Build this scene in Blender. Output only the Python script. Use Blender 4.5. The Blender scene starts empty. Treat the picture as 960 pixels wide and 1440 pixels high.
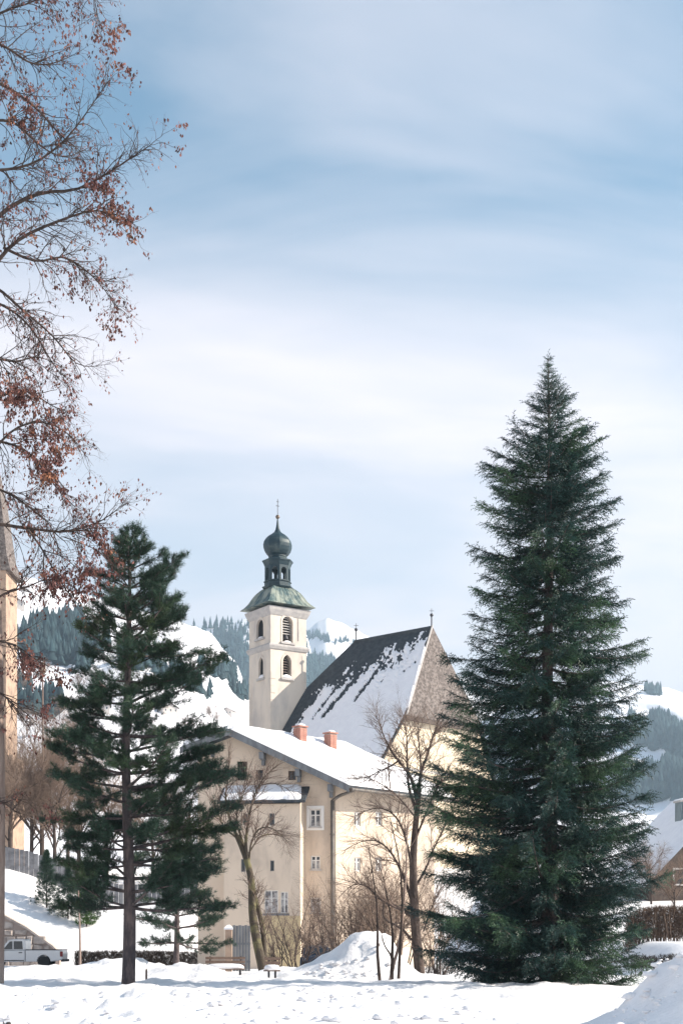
import bpy, math, random
import numpy as np
from mathutils import Vector
from mathutils.geometry import tessellate_polygon
rng = np.random.default_rng(11); random.seed(11)
SC = bpy.context.scene; COL = SC.collection
R = math.radians
# ------------------------------------------------------------------ camera, sky, sun, exposure
H = 1.5; FP = 2000.0; HY = 1320.0
cd = bpy.data.cameras.new('camera'); cam = bpy.data.objects.new('camera', cd); COL.objects.link(cam)
cam.location = (0, 0, H); cam.rotation_euler = (R(90), 0, 0)
cd.sensor_fit = 'AUTO'; cd.sensor_width = 36; cd.lens = FP / 1440 * 36
cd.shift_y = (HY - 720) / 1440; cd.clip_start = .1; cd.clip_end = 40000
SC.camera = cam
SUN_EL = R(31); SUN_AZ = R(92)          # azimuth clockwise from +Y
S = Vector((math.sin(SUN_AZ) * math.cos(SUN_EL), math.cos(SUN_AZ) * math.cos(SUN_EL), math.sin(SUN_EL)))
ld = bpy.data.lights.new('sun', 'SUN'); ld.energy = 5.0; ld.angle = R(.5); ld.color = (1, .905, .79)
sun = bpy.data.objects.new('sun', ld); COL.objects.link(sun)
sun.rotation_euler = (-S).to_track_quat('-Z', 'Y').to_euler(); sun.location = (40, 0, 60)
SC.view_settings.view_transform = 'Standard'; SC.view_settings.look = 'None'
SC.view_settings.gamma = 1; SC.view_settings.exposure = 1.13
SC.view_settings.use_curve_mapping = False
SC.cycles.use_denoising = True
SC.cycles.max_bounces = 8; SC.cycles.volume_bounces = 0
wd = bpy.data.worlds.new('World'); SC.world = wd; wd.use_nodes = True
nt = wd.node_tree; N = nt.nodes; N.clear(); LK = nt.links.new
def nd(nodes, t, **k):
    n = nodes.new(t)
    for a, b in k.items(): setattr(n, a, b)
    return n
def math_node(nodes, link, op, a, b=None, clamp=False):
    n = nodes.new('ShaderNodeMath'); n.operation = op; n.use_clamp = clamp
    for i, v in enumerate((a, b)):
        if v is None: continue
        if isinstance(v, (int, float)): n.inputs[i].default_value = v
        else: link(v, n.inputs[i])
    return n.outputs[0]
sky = nd(N, 'ShaderNodeTexSky', sky_type='NISHITA', sun_disc=False)
sky.sun_elevation = SUN_EL; sky.sun_rotation = SUN_AZ; sky.air_density = 1.0; sky.dust_density = .6; sky.ozone_density = 1.0; sky.altitude = 800
tc = nd(N, 'ShaderNodeTexCoord'); sep = nd(N, 'ShaderNodeSeparateXYZ'); LK(tc.outputs['Generated'], sep.inputs[0])
# clouds lie on a flat sheet high above: direction / height
zc = math_node(N, LK, 'MAXIMUM', sep.outputs[2], .0)
zc = math_node(N, LK, 'ADD', zc, .38)
px_ = math_node(N, LK, 'DIVIDE', sep.outputs[0], zc); py_ = math_node(N, LK, 'DIVIDE', sep.outputs[1], zc)
cmb = nd(N, 'ShaderNodeCombineXYZ'); LK(px_, cmb.inputs[0]); LK(py_, cmb.inputs[1])
def cloud(scale, rot, stretch, detail, rough, dist, loc):
    mp = nd(N, 'ShaderNodeMapping'); mp.inputs['Rotation'].default_value = (0, 0, R(rot)); mp.inputs['Scale'].default_value = stretch
    mp.inputs['Location'].default_value = loc
    LK(cmb.outputs[0], mp.inputs[0]); t = nd(N, 'ShaderNodeTexNoise'); t.inputs['Scale'].default_value = scale
    t.inputs['Detail'].default_value = detail; t.inputs['Roughness'].default_value = rough; t.inputs['Distortion'].default_value = dist
    LK(mp.outputs[0], t.inputs[0]); return t.outputs[0]
def ramp(nodes, link, v, a, b, c=0., d=1.):
    m = nodes.new('ShaderNodeMapRange'); m.interpolation_type = 'SMOOTHSTEP'; link(v, m.inputs[0])
    for i, x in enumerate((a, b, c, d)): m.inputs[i + 1].default_value = x
    return m.outputs[0]
c1 = ramp(N, LK, cloud(1.6, 65, (.7, 1.5, 1), 5, .5, .9, (2.1, 8.2, 0)), .34, .68)
c2 = ramp(N, LK, cloud(4.2, 40, (.5, 1.5, 1), 6, .55, 1.0, (1.1, 4.0, 0)), .3, .78)
hz = ramp(N, LK, sep.outputs[2], .30, .50, 1.0, .0)          # cirrus veil thickens towards the horizon
cv = math_node(N, LK, 'MULTIPLY', c1, .52); cv = math_node(N, LK, 'ADD', cv, math_node(N, LK, 'MULTIPLY', c2, .24))
cv = math_node(N, LK, 'MULTIPLY', cv, ramp(N, LK, sep.outputs[2], .34, .60, 1.0, .62))
cv = math_node(N, LK, 'ADD', cv, math_node(N, LK, 'MULTIPLY', hz, .55))
cv = math_node(N, LK, 'SUBTRACT', cv, .06, True); cv = math_node(N, LK, 'MINIMUM', cv, .93)
mx = nd(N, 'ShaderNodeMix', data_type='RGBA'); LK(cv, mx.inputs[0]); tint = nd(N, 'ShaderNodeMix', data_type='RGBA', blend_type='MULTIPLY'); tint.inputs[0].default_value = 1; LK(sky.outputs[0], tint.inputs[6]); tint.inputs[7].default_value = (.68, 1.0, .97, 1)
LK(tint.outputs[2], mx.inputs[6]); mx.inputs[7].default_value = (6.7, 6.15, 6.4, 1)
bg = nd(N, 'ShaderNodeBackground'); bg.inputs[1].default_value = .085; LK(mx.outputs[2], bg.inputs[0])
wo = nd(N, 'ShaderNodeOutputWorld'); LK(bg.outputs[0], wo.inputs[0])

# ------------------------------------------------------------------ helpers
def W(px, py, Y): return Vector(((px - 480) / FP * Y, Y, H + (HY - py) / FP * Y))
def proj(p): return 480 + FP * p[0] / p[1], HY - FP * (p[2] - H) / p[1]
def ray_plane(px, py, o, n):
    d = Vector(((px - 480) / FP, 1, (HY - py) / FP)); c = Vector((0, 0, H))
    return c + d * ((o - c).dot(n) / d.dot(n))
def _hash(ix, iy, seed):
    h = (ix.astype(np.int64) * 374761393 + iy.astype(np.int64) * 668265263 + seed * 974634777) & 0x7fffffff
    h = ((h ^ (h >> 13)) * 1274126177) & 0x7fffffff
    return ((h ^ (h >> 16)) & 0xffff) / 65535.0
def vnoise(x, y, seed=0):
    x = np.asarray(x, float); y = np.asarray(y, float)
    ix = np.floor(x); iy = np.floor(y); fx = x - ix; fy = y - iy
    fx = fx * fx * (3 - 2 * fx); fy = fy * fy * (3 - 2 * fy)
    a = _hash(ix, iy, seed); b = _hash(ix + 1, iy, seed); c = _hash(ix, iy + 1, seed); d = _hash(ix + 1, iy + 1, seed)
    return (a * (1 - fx) + b * fx) * (1 - fy) + (c * (1 - fx) + d * fx) * fy
def fbm(x, y, oct=4, seed=0, gain=.5):
    s = 0; a = 1; t = 0
    for i in range(oct):
        s = s + a * vnoise(np.asarray(x) * 2 ** i + 17.3 * i, np.asarray(y) * 2 ** i - 9.1 * i, seed + i); t += a; a *= gain
    return s / t
def sst(x, a, b):
    t = np.clip((np.asarray(x, float) - a) / (b - a), 0, 1); return t * t * (3 - 2 * t)
ROOT = {}
def offs(parent):
    while parent is not None and parent.name not in ROOT: parent = parent.parent
    return ROOT[parent.name] if parent else Vector((0, 0, 0))
def link(o, parent=None):
    COL.objects.link(o)
    if parent: o.parent = parent
    return o
def mesh(name, verts, faces, mat, parent=None, smooth=False):
    """verts are world coordinates; a child is stored relative to its thing's base"""
    o_ = offs(parent); me = bpy.data.meshes.new(name)
    v = np.asarray(verts, dtype=np.float32).reshape(-1, 3) - np.array(o_, dtype=np.float32)
    if isinstance(faces, np.ndarray):
        k = faces.shape[1]; me.vertices.add(len(v)); me.vertices.foreach_set('co', v.ravel())
        me.loops.add(faces.size); me.loops.foreach_set('vertex_index', faces.ravel().astype(np.int32))
        me.polygons.add(len(faces)); me.polygons.foreach_set('loop_start', np.arange(0, faces.size, k, dtype=np.int32))
        me.polygons.foreach_set('loop_total', np.full(len(faces), k, dtype=np.int32)); me.update(calc_edges=True); me.validate()
    else:
        me.from_pydata([tuple(p) for p in v.tolist()], [], faces); me.update()
    if smooth: me.polygons.foreach_set('use_smooth', [True] * len(me.polygons))
    if mat: me.materials.append(mat)
    return link(bpy.data.objects.new(name, me), parent)
def tag(o, label=None, cat=None, group=None, kind=None):
    if label: o['label'] = label
    if cat: o['category'] = cat
    if group: o['group'] = group
    if kind: o['kind'] = kind
    return o
def thing(name, loc, label, cat, group=None):
    o = bpy.data.objects.new(name, None); o.location = loc; o.empty_display_size = .3; link(o)
    ROOT[o.name] = Vector(loc); return tag(o, label, cat, group)
class MB:
    def __init__(s): s.v = []; s.f = []
    def poly(s, pts):
        n = len(s.v); s.v += [Vector(p) for p in pts]; s.f.append(list(range(n, n + len(pts)))); return s
    def hexa(s, a, b):                       # a, b: 4 points each (bottom, top loops)
        n = len(s.v); s.v += [Vector(p) for p in a] + [Vector(p) for p in b]
        s.f += [[n + 3, n + 2, n + 1, n], [n + 4, n + 5, n + 6, n + 7]] + [[n + i, n + (i + 1) % 4, n + 4 + (i + 1) % 4, n + 4 + i] for i in range(4)]; return s
    def box(s, lo, hi):
        (a, b, c), (d, e, f) = lo, hi
        return s.hexa([(a, b, c), (d, b, c), (d, e, c), (a, e, c)], [(a, b, f), (d, b, f), (d, e, f), (a, e, f)])
    def obox(s, o, r, n, u0, u1, v0, v1, d0, d1):  # oriented box: right r, up z, outward n
        z = Vector((0, 0, 1)); P = lambda u, v, d: o + r * u + z * v + n * d
        return s.hexa([P(u0, v0, d1), P(u1, v0, d1), P(u1, v0, d0), P(u0, v0, d0)], [P(u0, v1, d1), P(u1, v1, d1), P(u1, v1, d0), P(u0, v1, d0)])
    def prism(s, pts, ext):                 # closed polygon swept by ext
        n = len(s.v); k = len(pts); e = Vector(ext); s.v += [Vector(p) for p in pts] + [Vector(p) + e for p in pts]
        s.f += [list(range(n + k - 1, n - 1, -1)), list(range(n + k, n + 2 * k))] + [[n + i, n + (i + 1) % k, n + k + (i + 1) % k, n + k + i] for i in range(k)]; return s
    def bar(s, p, q, r, sides=6, r2=None):
        p = Vector(p); q = Vector(q); t = (q - p).normalized(); a = t.orthogonal().normalized(); b = t.cross(a); r2 = r if r2 is None else r2
        n = len(s.v)
        for c, rr in ((p, r), (q, r2)): s.v += [c + (a * math.cos(6.2832 * i / sides) + b * math.sin(6.2832 * i / sides)) * rr for i in range(sides)]
        s.f += [list(range(n + sides - 1, n - 1, -1)), list(range(n + sides, n + 2 * sides))] + [[n + i, n + (i + 1) % sides, n + sides + (i + 1) % sides, n + sides + i] for i in range(sides)]; return s
    def rings(s, rings, cap=True):
        n = len(s.v); k = len(rings[0])
        for r_ in rings: s.v += [Vector(p) for p in r_]
        for j in range(len(rings) - 1):
            for i in range(k): s.f.append([n + j * k + i, n + j * k + (i + 1) % k, n + (j + 1) * k + (i + 1) % k, n + (j + 1) * k + i])
        if cap: s.f += [list(range(n + k - 1, n - 1, -1)), list(range(n + (len(rings) - 1) * k, n + len(rings) * k))]
        return s
    def build(s, name, mat, parent=None, smooth=False): return mesh(name, [tuple(p) for p in s.v], s.f, mat, parent, smooth)
class Frame:                                  # a wall plane: origin, right, outward normal
    def __init__(s, o, r): s.o = Vector(o); s.r = Vector(r).normalized(); s.n = Vector((s.r.y, -s.r.x, 0)); s.z = Vector((0, 0, 1))
    def P(s, u, v, d=0): return s.o + s.r * u + s.z * v + s.n * d
    def px(s, x, y):
        p = ray_plane(x, y, s.o, s.n) - s.o; return p.dot(s.r), p.z
    def rect(s, x0, y0, x1, y1):
        a = s.px(x0, y1); b = s.px(x1, y0); return a[0], a[1], b[0], b[1]
def wall_holes(mb, F, outer, holes, depth):
    loops = [[Vector((u, v, 0)) for u, v in outer]] + [[Vector((u, v, 0)) for u, v in h] for h in holes]
    flat = [p for l in loops for p in l]; n = len(mb.v)
    mb.v += [F.P(p.x, p.y) for p in flat]
    for t in tessellate_polygon(loops):
        a, b, c = [flat[i] for i in t]
        ccw = (b - a).cross(c - a).z > 0
        mb.f.append([n + i for i in (t if ccw else t[::-1])])
    for h in holes:
        k = len(h)
        for i in range(k):
            a, b = h[i], h[(i + 1) % k]
            mb.poly([F.P(*a), F.P(*b), F.P(*b, -depth), F.P(*a, -depth)])
def rect_loop(u0, v0, u1, v1): return [(u0, v0), (u1, v0), (u1, v1), (u0, v1)]
def arch_loop(u0, v0, u1, v1, pointed=False, n=8):
    m = (u0 + u1) / 2; w = (u1 - u0) / 2; l = [(u0, v0), (u1, v0)]
    hgt = w * (1.5 if pointed else 1)
    for i in range(n + 1):
        a = math.pi * i / n; x = math.cos(a)
        y = (math.sqrt(max(0, 4 - (1 + abs(x)) ** 2)) / math.sqrt(3)) if pointed else math.sin(a)
        l.append((m + w * x, v1 - hgt + hgt * y))
    return l

# ------------------------------------------------------------------ materials
MATS = {}
def mat(name, col, rough=.7, noise=None, bump=0, bscale=20, metal=0, island=0, spec=.3, trans=0, coord='Object'):
    """noise = (second colour, scale, low, high); island = brightness spread from piece to piece"""
    m = bpy.data.materials.new(name); m.use_nodes = True; n = m.node_tree.nodes; l = m.node_tree.links.new
    b = n['Principled BSDF']; b.inputs['Roughness'].default_value = rough; b.inputs['Metallic'].default_value = metal
    b.inputs['Specular IOR Level'].default_value = spec
    b.inputs['Base Color'].default_value = (*col, 1); out = None
    t = nd(n, 'ShaderNodeTexCoord')
    if noise:
        c2_, sc, lo, hi = noise[:4]
        z = nd(n, 'ShaderNodeTexNoise'); z.inputs['Scale'].default_value = sc; z.inputs['Detail'].default_value = 6; z.inputs['Roughness'].default_value = .62
        if len(noise) > 4:
            mp = nd(n, 'ShaderNodeMapping'); mp.inputs['Scale'].default_value = noise[4]; l(t.outputs[coord], mp.inputs[0]); l(mp.outputs[0], z.inputs[0])
        else: l(t.outputs[coord], z.inputs[0])
        mxx = nd(n, 'ShaderNodeMix', data_type='RGBA'); l(ramp(n, l, z.outputs[0], lo, hi), mxx.inputs[0])
        mxx.inputs[6].default_value = (*col, 1); mxx.inputs[7].default_value = (*c2_, 1); out = mxx.outputs[2]
    if island:
        g = nd(n, 'ShaderNodeNewGeometry'); hs = nd(n, 'ShaderNodeHueSaturation')
        l(ramp_lin(n, l, g.outputs['Random Per Island'], 1 - island, 1 + island), hs.inputs['Value'])
        if out is None: hs.inputs['Color'].default_value = (*col, 1)
        else: l(out, hs.inputs['Color'])
        out = hs.outputs[0]
    if out is not None: l(out, b.inputs['Base Color'])
    if bump:
        z = nd(n, 'ShaderNodeTexNoise'); z.inputs['Scale'].default_value = bscale; z.inputs['Detail'].default_value = 5; l(t.outputs[coord], z.inputs[0])
        bp = nd(n, 'ShaderNodeBump'); bp.inputs['Strength'].default_value = bump; bp.inputs['Distance'].default_value = .05
        l(z.outputs[0], bp.inputs['Height']); l(bp.outputs[0], b.inputs['Normal'])
    if trans:
        tr = nd(n, 'ShaderNodeBsdfTranslucent'); ms = nd(n, 'ShaderNodeMixShader'); ms.inputs[0].default_value = trans
        tr.inputs[0].default_value = (*col, 1)
        if out is not None: l(out, tr.inputs[0])
        l(b.outputs[0], ms.inputs[1]); l(tr.outputs[0], ms.inputs[2]); l(ms.outputs[0], n['Material Output'].inputs[0])
    MATS[name] = m; return m
def ramp_lin(n, l, v, c, d):
    m = n.new('ShaderNodeMapRange'); l(v, m.inputs[0]); m.inputs[3].default_value = c; m.inputs[4].default_value = d; return m.outputs[0]
SNOW = mat('snow', (.87, .855, .855), .55, ((.80, .785, .79), .9, .3, .7), .6, 7, spec=.25)
ROOFSNOW = mat('roof snow', (.86, .85, .86), .55, ((.80, .79, .81), 1.5, .3, .7), .2, 5, spec=.25)
PLASTER = mat('cream plaster', (.64, .525, .415), .85, ((.42, .345, .28), .45, .44, .70, (1, 1, .4)), .15, 14)
PLASTER_L = mat('yellow base plaster', (.58, .46, .27), .85, ((.45, .36, .23), .8, .35, .7), .15, 14)
CHURCHWALL = mat('church plaster', (.68, .58, .44), .85, ((.6, .5, .38), .3, .35, .7), .12, 8)
TOWERWALL = mat('tower plaster', (.66, .58, .49), .85, ((.47, .425, .385), .55, .4, .72, (1, 1, .35)), .2, 6)
STONE_T = mat('tower trim stone', (.5, .47, .44), .85, ((.38, .36, .35), 2, .3, .7), .2, 10)
COPPER = mat('copper green', (.05, .09, .095), .6, ((.26, .285, .24), 1.0, .36, .62, (1, 1, .3)), .1, 8)
COPPER_D = mat('dark copper', (.014, .034, .044), .5, ((.06, .085, .085), 1.2, .45, .75), .1, 8)
DARK = mat('dark opening', (.012, .012, .014), .9)
LOUVRE = mat('louvre wood', (.12, .09, .08), .8, ((.2, .16, .14), 3, .4, .7))
SHINGLE_B = mat('brown shingles', (.085, .07, .064), .9, ((.21, .18, .165), 3.4, .38, .66), .8, 7)
SHINGLE_D = mat('dark shingles', (.035, .042, .05), .85, ((.06, .07, .078), 2, .35, .7), .6, 8)
IRON = mat('iron', (.05, .05, .055), .5, metal=.6)
GOLDBALL = mat('gilded ball', (.16, .12, .09), .4, metal=.6)
GREYWOOD = mat('grey wood', (.19, .2, .21), .8, ((.12, .125, .135), 3, .35, .65, (1, 1, .2)), .2, 20)
DARKWOOD = mat('dark wood', (.06, .045, .04), .85, ((.11, .085, .07), 4, .35, .7), .2, 20)
BENCHWOOD = mat('bench wood', (.13, .085, .065), .8, ((.2, .14, .11), 5, .35, .7), .2, 20)
BRICK = mat('brick', (.33, .15, .115), .85, ((.42, .22, .17), 3, .3, .7), .2, 25, island=.18)
MORTAR = mat('mortar', (.38, .3, .26), .9)
WINWHITE = mat('white window paint', (.72, .7, .67), .6)
GLASS = mat('window glass', (.02, .024, .03), .08, spec=.6)
CURTAIN = mat('curtain glass', (.45, .43, .42), .2, ((.12, .12, .13), 3, .4, .6), spec=.5)
PIPE = mat('drain pipe', (.10, .095, .09), .6, ((.16, .14, .12), 3, .3, .7), metal=.2)
BARK = mat('bark', (.042, .031, .027), .95, ((.09, .066, .055), 5, .4, .65, (1, 1, .25)), .9, 12)
BARK_PINE = mat('pine bark', (.07, .058, .06), .95, ((.15, .115, .108), 5, .4, .65, (1, 1, .3)), 1, 12)
BARK_MOSS = mat('mossy bark', (.075, .06, .045), .95, ((.16, .145, .075), 1.6, .48, .62), .8, 14)
BARK_LIGHT = mat('light bark', (.26, .19, .16), .95, ((.36, .28, .24), 3, .4, .65, (1, 1, .25)), .5, 12)
TWIG = mat('twigs', (.075, .052, .047), .9, island=.3)
TWIG_TAN = mat('tan twigs', (.21, .15, .115), .9, island=.35)
TWIG_BROWN = mat('brown twigs', (.15, .108, .088), .9, island=.35)
LEAF = mat('dry brown leaves', (.16, .072, .062), .75, island=.8, noise=((.26, .12, .065), .9, .5, .68), trans=.3)
NEEDLE_S = mat('spruce needles', (.014, .042, .036), .5, island=.8, noise=((.06, .115, .055), .5, .47, .66), trans=.12, spec=.4)  # lighter noise colour paints sunlit highlights into the needles
NEEDLE_P = mat('pine needles', (.026, .058, .036), .5, island=.6, noise=((.055, .085, .032), .5, .48, .68), trans=.14, spec=.35)
NEEDLE_T = mat('thuja green', (.055, .11, .025), .7, island=.5, trans=.2)
FARTREE = mat('far conifers', (.02, .044, .05), .9, island=.4)
HEDGE_B = mat('brown hedge', (.13, .085, .06), .9, island=.3, trans=.2)
HEDGE_D = mat('dark hedge', (.04, .035, .03), .9, island=.5)
RUBBLE = mat('rubble stone', (.5, .43, .38), .9, ((.3, .25, .22), 2, .35, .7), .5, 6, island=.2)
STONE_P = mat('pale block stone', (.42, .30, .22), .9, ((.25, .18, .14), 1.2, .38, .7), .4, 6, island=.15)
FENCESHADE = mat('shade grey fence boards', (.22, .22, .23), .8, ((.12, .12, .13), 2, .35, .7))  # blue-grey shade on the fence is painted into the board colour
CARSILVER = mat('silver car paint', (.55, .54, .53), .3, spec=.5)
CARDARK = mat('dark blue car paint', (.02, .03, .05), .25, spec=.5)
TYRE = mat('tyre rubber', (.02, .02, .02), .9)
RIM = mat('rim', (.4, .4, .42), .35, metal=.8)
REDLAMP = mat('tail lamp', (.16, .012, .015), .3)
BLACKTRIM = mat('black trim', (.03, .03, .035), .6)
CHALETWALL = mat('village plaster', (.55, .5, .46), .9, ((.46, .41, .38), .4, .35, .7))
CHIMGREY = mat('grey chimney plaster', (.2, .24, .25), .9, ((.13, .16, .17), 1.5, .35, .7))
def mountain_mat():
    m = bpy.data.materials.new('mountain snow and forest floor'); m.use_nodes = True; n = m.node_tree.nodes; l = m.node_tree.links.new
    b = n['Principled BSDF']; b.inputs['Roughness'].default_value = .85; b.inputs['Specular IOR Level'].default_value = .1
    a = nd(n, 'ShaderNodeAttribute', attribute_name='forest'); t = nd(n, 'ShaderNodeTexCoord')
    z = nd(n, 'ShaderNodeTexNoise'); z.inputs['Scale'].default_value = .012; z.inputs['Detail'].default_value = 8; z.inputs['Roughness'].default_value = .7; l(t.outputs['Object'], z.inputs[0])
    v = math_node(n, l, 'ADD', a.outputs['Fac'], math_node(n, l, 'MULTIPLY', math_node(n, l, 'SUBTRACT', z.outputs[0], .5), 1.1))
    mxx = nd(n, 'ShaderNodeMix', data_type='RGBA'); l(ramp(n, l, v, .42, .62), mxx.inputs[0])
    mxx.inputs[6].default_value = (.82, .82, .86, 1); mxx.inputs[7].default_value = (.03, .045, .045, 1)
    l(mxx.outputs[2], b.inputs['Base Color']); return m
MOUNT = mountain_mat()

# ------------------------------------------------------------------ ground
def ground_z(x, y):
    x = np.asarray(x, float); y = np.asarray(y, float)
    m = 1 - sst(x, -13, -8.5)
    zt = 4.2 + 3.2 * (1 - sst(x, -29, -18)) + 1.0 * sst(x, -19, -10)
    s1 = sst(y, 96.5, 117); s2 = sst(y, 116, 150)
    z = m * zt * s1 + (9 - m * zt) * s2
    z = z - .35 * sst(y, 58, 66) * (1 - s1)
    rr = sst(x, 13.0, 16.5)
    z = z + rr * (1.7 * sst(y, 63, 68) + 3.2 * sst(y, 84, 112)) * (1 - s2)
    z = z * (1 - sst(y, 220, 420)) + sst(y, 150, 420) * 12 * (1 - sst(y, 600, 900))
    near = 1 - sst(y, 60, 80)
    # ploughed banks and heaps
    def heap(cx, cy, sx, sy, h, p=2.0): return h * np.exp(-(np.abs((x - cx) / sx) ** p + np.abs((y - cy) / sy) ** p))
    n1 = fbm(x * .35, y * .35, 4, 3) - .5
    z = z + near * (n1 * .30 + (fbm(x * 1.5, y * .9, 4, 9) - .5) * .22)
    b = heap(-11.8, 56, 2.2, 2.6, .40) + heap(-8.6, 57, 1.6, 2.5, .62) + heap(-14.5, 58, 1.5, 2.5, .25) + heap(-6.2, 55, 1.1, 1.8, .5) + heap(-4.9, 53.5, .8, 1.3, .42) + heap(-9.8, 51, 1.6, 1.5, .2)
    b = b + heap(1.05, 54, 1.1, 2.0, .55, 3) + heap(.65, 54.5, 1.75, 2.4, .85, 2.8) + heap(-1.0, 55, 1.4, 2.2, .22, 2.4) + heap(2.0, 54, 1.0, 2.0, .45) + heap(-2.6, 56, 1.0, 2.0, .3)
    b = b + heap(6.9, 22, 2.3, 2.6, 1.05, 4) + heap(5.6, 22.3, .9, 1.4, .18, 2.4) + heap(6.6, 22.6, 1.0, 1.4, .22, 2.4)
    z = z + b * (1 + .5 * (fbm(x * 1.6, y * 1.6, 3, 21) - .5) + .34 * (fbm(x * 4.2, y * 4.2, 4, 29) - .5))
    # wind scallops and trodden tracks of the open field
    f = near * sst(y, 10, 18)
    z = z + f * (fbm(x * 2.6 + y * .8, y * .75, 3, 33) - .5) * .17 * (.45 + sst(x, 2, -8))
    lump = np.clip(fbm(x * 2.2, y * 1.3, 3, 41) - .56, 0, 1); z = z + f * lump * .8 * sst(x, 1, -6) * (1 - sst(y, 34, 42))
    z = z + f * ((fbm(x * 1.3 + 5, y * .8, 2, 51) - .5) * .16 + (fbm(x * 3.1, y * 2.1, 3, 53) - .5) * .13) * (.35 + .65 * sst(x, 3, -4)) * (1 - sst(y, 40, 46))
    z = z - .28 * (1 - sst(y, 28, 30.5)) * sst(x, -3.5, -5.5) * near
    z = z + .10 * np.exp(-((y - 42.5 - .15 * np.sin(x)) / 1.6) ** 2)
    return z
def gz(x, y): return float(ground_z(x, y))
def axis(segs):
    out = [segs[0][0]]
    for a, b, st in segs:
        k = max(1, int(round((b - a) / st))); out += list(np.linspace(a, b, k + 1)[1:])
    return np.array(out)
def grid_faces(nr, nc):
    i = np.arange(nr - 1)[:, None] * nc + np.arange(nc - 1)[None, :]
    return np.stack([i, i + 1, i + nc + 1, i + nc], -1).reshape(-1, 4)
ys = axis([(-30, 8, 2), (8, 16, .4), (16, 62, .22), (62, 130, .8), (130, 260, 5), (260, 1200, 40), (1200, 9000, 400)])
xs = axis([(-5000, -600, 400), (-600, -80, 20), (-80, -17, 1.5), (-17, 17, .22), (17, 80, 1.5), (80, 600, 20), (600, 5000, 400)])
GX, GY = np.meshgrid(xs, ys)
mesh('snow_ground', np.stack([GX, GY, ground_z(GX, GY)], -1).reshape(-1, 3), grid_faces(len(ys), len(xs)), SNOW, None, True)['kind'] = 'structure'

# ------------------------------------------------------------------ mountains
def poly_in(px, py, poly):
    ins = np.zeros(px.shape, bool); k = len(poly)
    for i in range(k):
        (x1, y1), (x2, y2) = poly[i], poly[(i + 1) % k]
        c = ((y1 > py) != (y2 > py)) & (px < (x2 - x1) * (py - y1) / (y2 - y1 + 1e-9) + x1); ins ^= c
    return ins
HILLS = {}
def hill_hit(px, py, name='village_hillside'):
    us, vs, Zz, Yr, Yf = HILLS[name]
    for Y in np.linspace(Yf, Yr, 600):
        v = (Y - Yf) / (Yr - Yf); x = (px - 480) / FP * Y; u = 480 + x * FP / Yr; i = int(np.clip(v * (len(vs) - 1), 0, len(vs) - 1)); z = float(np.interp(u, us, Zz[i]))
        if H + (HY - py) / FP * Y < z: return Vector((x, Y, z))
    return None
def mountain(name, sil, Yr, Yf, zf, forests, rough, seed, prof=1.0, du=2.0, nv=90, tree_h=24, ntree=4000, label=None, base=0.0):
    us = axis([(-1300, -100, 40), (-100, 1060, du * 1.4), (1060, 2300, 40)])
    sp = np.array(sil, float); top = np.interp(us, sp[:, 0], sp[:, 1])
    top = top + (fbm(us / 26, us * 0 + seed, 5, seed) - .5) * 7 + (fbm(us / 6, us * 0 + seed, 3, seed + 5) - .5) * 2.2
    vs = np.concatenate([np.linspace(0, 1, nv), np.linspace(1, 1.5, 12)[1:]])
    U, V = np.meshgrid(us, vs)
    Z1 = H + (HY - np.interp(U, us, top)) / FP * Yr
    Yv = Yf + (Yr - Yf) * V + 0 * U
    X = (U - 480) / FP * Yr
    t = np.where(V <= 1, np.clip(V, 0, 1) ** prof, 1 - (V - 1) * 1.2)
    gul = fbm(X / (Yr * .035) + Yv / (Yr * .12), Yv / (Yr * .2), 5, seed + 8) - .5
    Zz = zf + (Z1 - zf) * t + gul * rough * np.clip(V * (1 - V) * 4, 0, 1)
    P = np.stack([X, Yv, Zz], -1)
    px = 480 + FP * X / Yv; py = HY - FP * (Zz - H) / Yv
    jx = (fbm(px / 14, py / 14, 4, seed + 3) - .5) * 26; jy = (fbm(px / 14, py / 14, 4, seed + 4) - .5) * 22
    fo = np.zeros(px.shape)
    for item in forests:
        pol, w = item; fo = np.maximum(fo, poly_in(px + jx, py + jy, pol) * w)
    fo = fo + base * (fbm(px / 10, py / 6, 3, seed + 6) > .55)
    fo = np.clip(fo, 0, 1) * (V <= 1.05)
    o = mesh(name, P.reshape(-1, 3), grid_faces(len(vs), len(us)), MOUNT, None, True); tag(o, kind='structure')
    at = o.data.attributes.new('forest', 'FLOAT', 'POINT'); at.data.foreach_set('value', fo.ravel().astype(np.float32))
    HILLS[name] = (us, vs[:nv], Zz[:nv], Yr, Yf)
    # forest: real conifers scattered where the mask is
    if ntree:
        vis = (U > -60) & (U < 1020)
        w = (fo * vis).ravel(); w = w / w.sum(); idx = rng.choice(len(w), ntree, p=w)
        q = P.reshape(-1, 3)[idx] + np.stack([rng.uniform(-.5, .5, ntree) * du / FP * Yr * 1.2, rng.uniform(-.6, .6, ntree) * (Yr - Yf) / nv, np.zeros(ntree)], 1)
        forest_mesh('conifer_forest', q, tree_h * (.3 + .95 * rng.random(ntree) ** .8), label)
    return o
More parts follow.
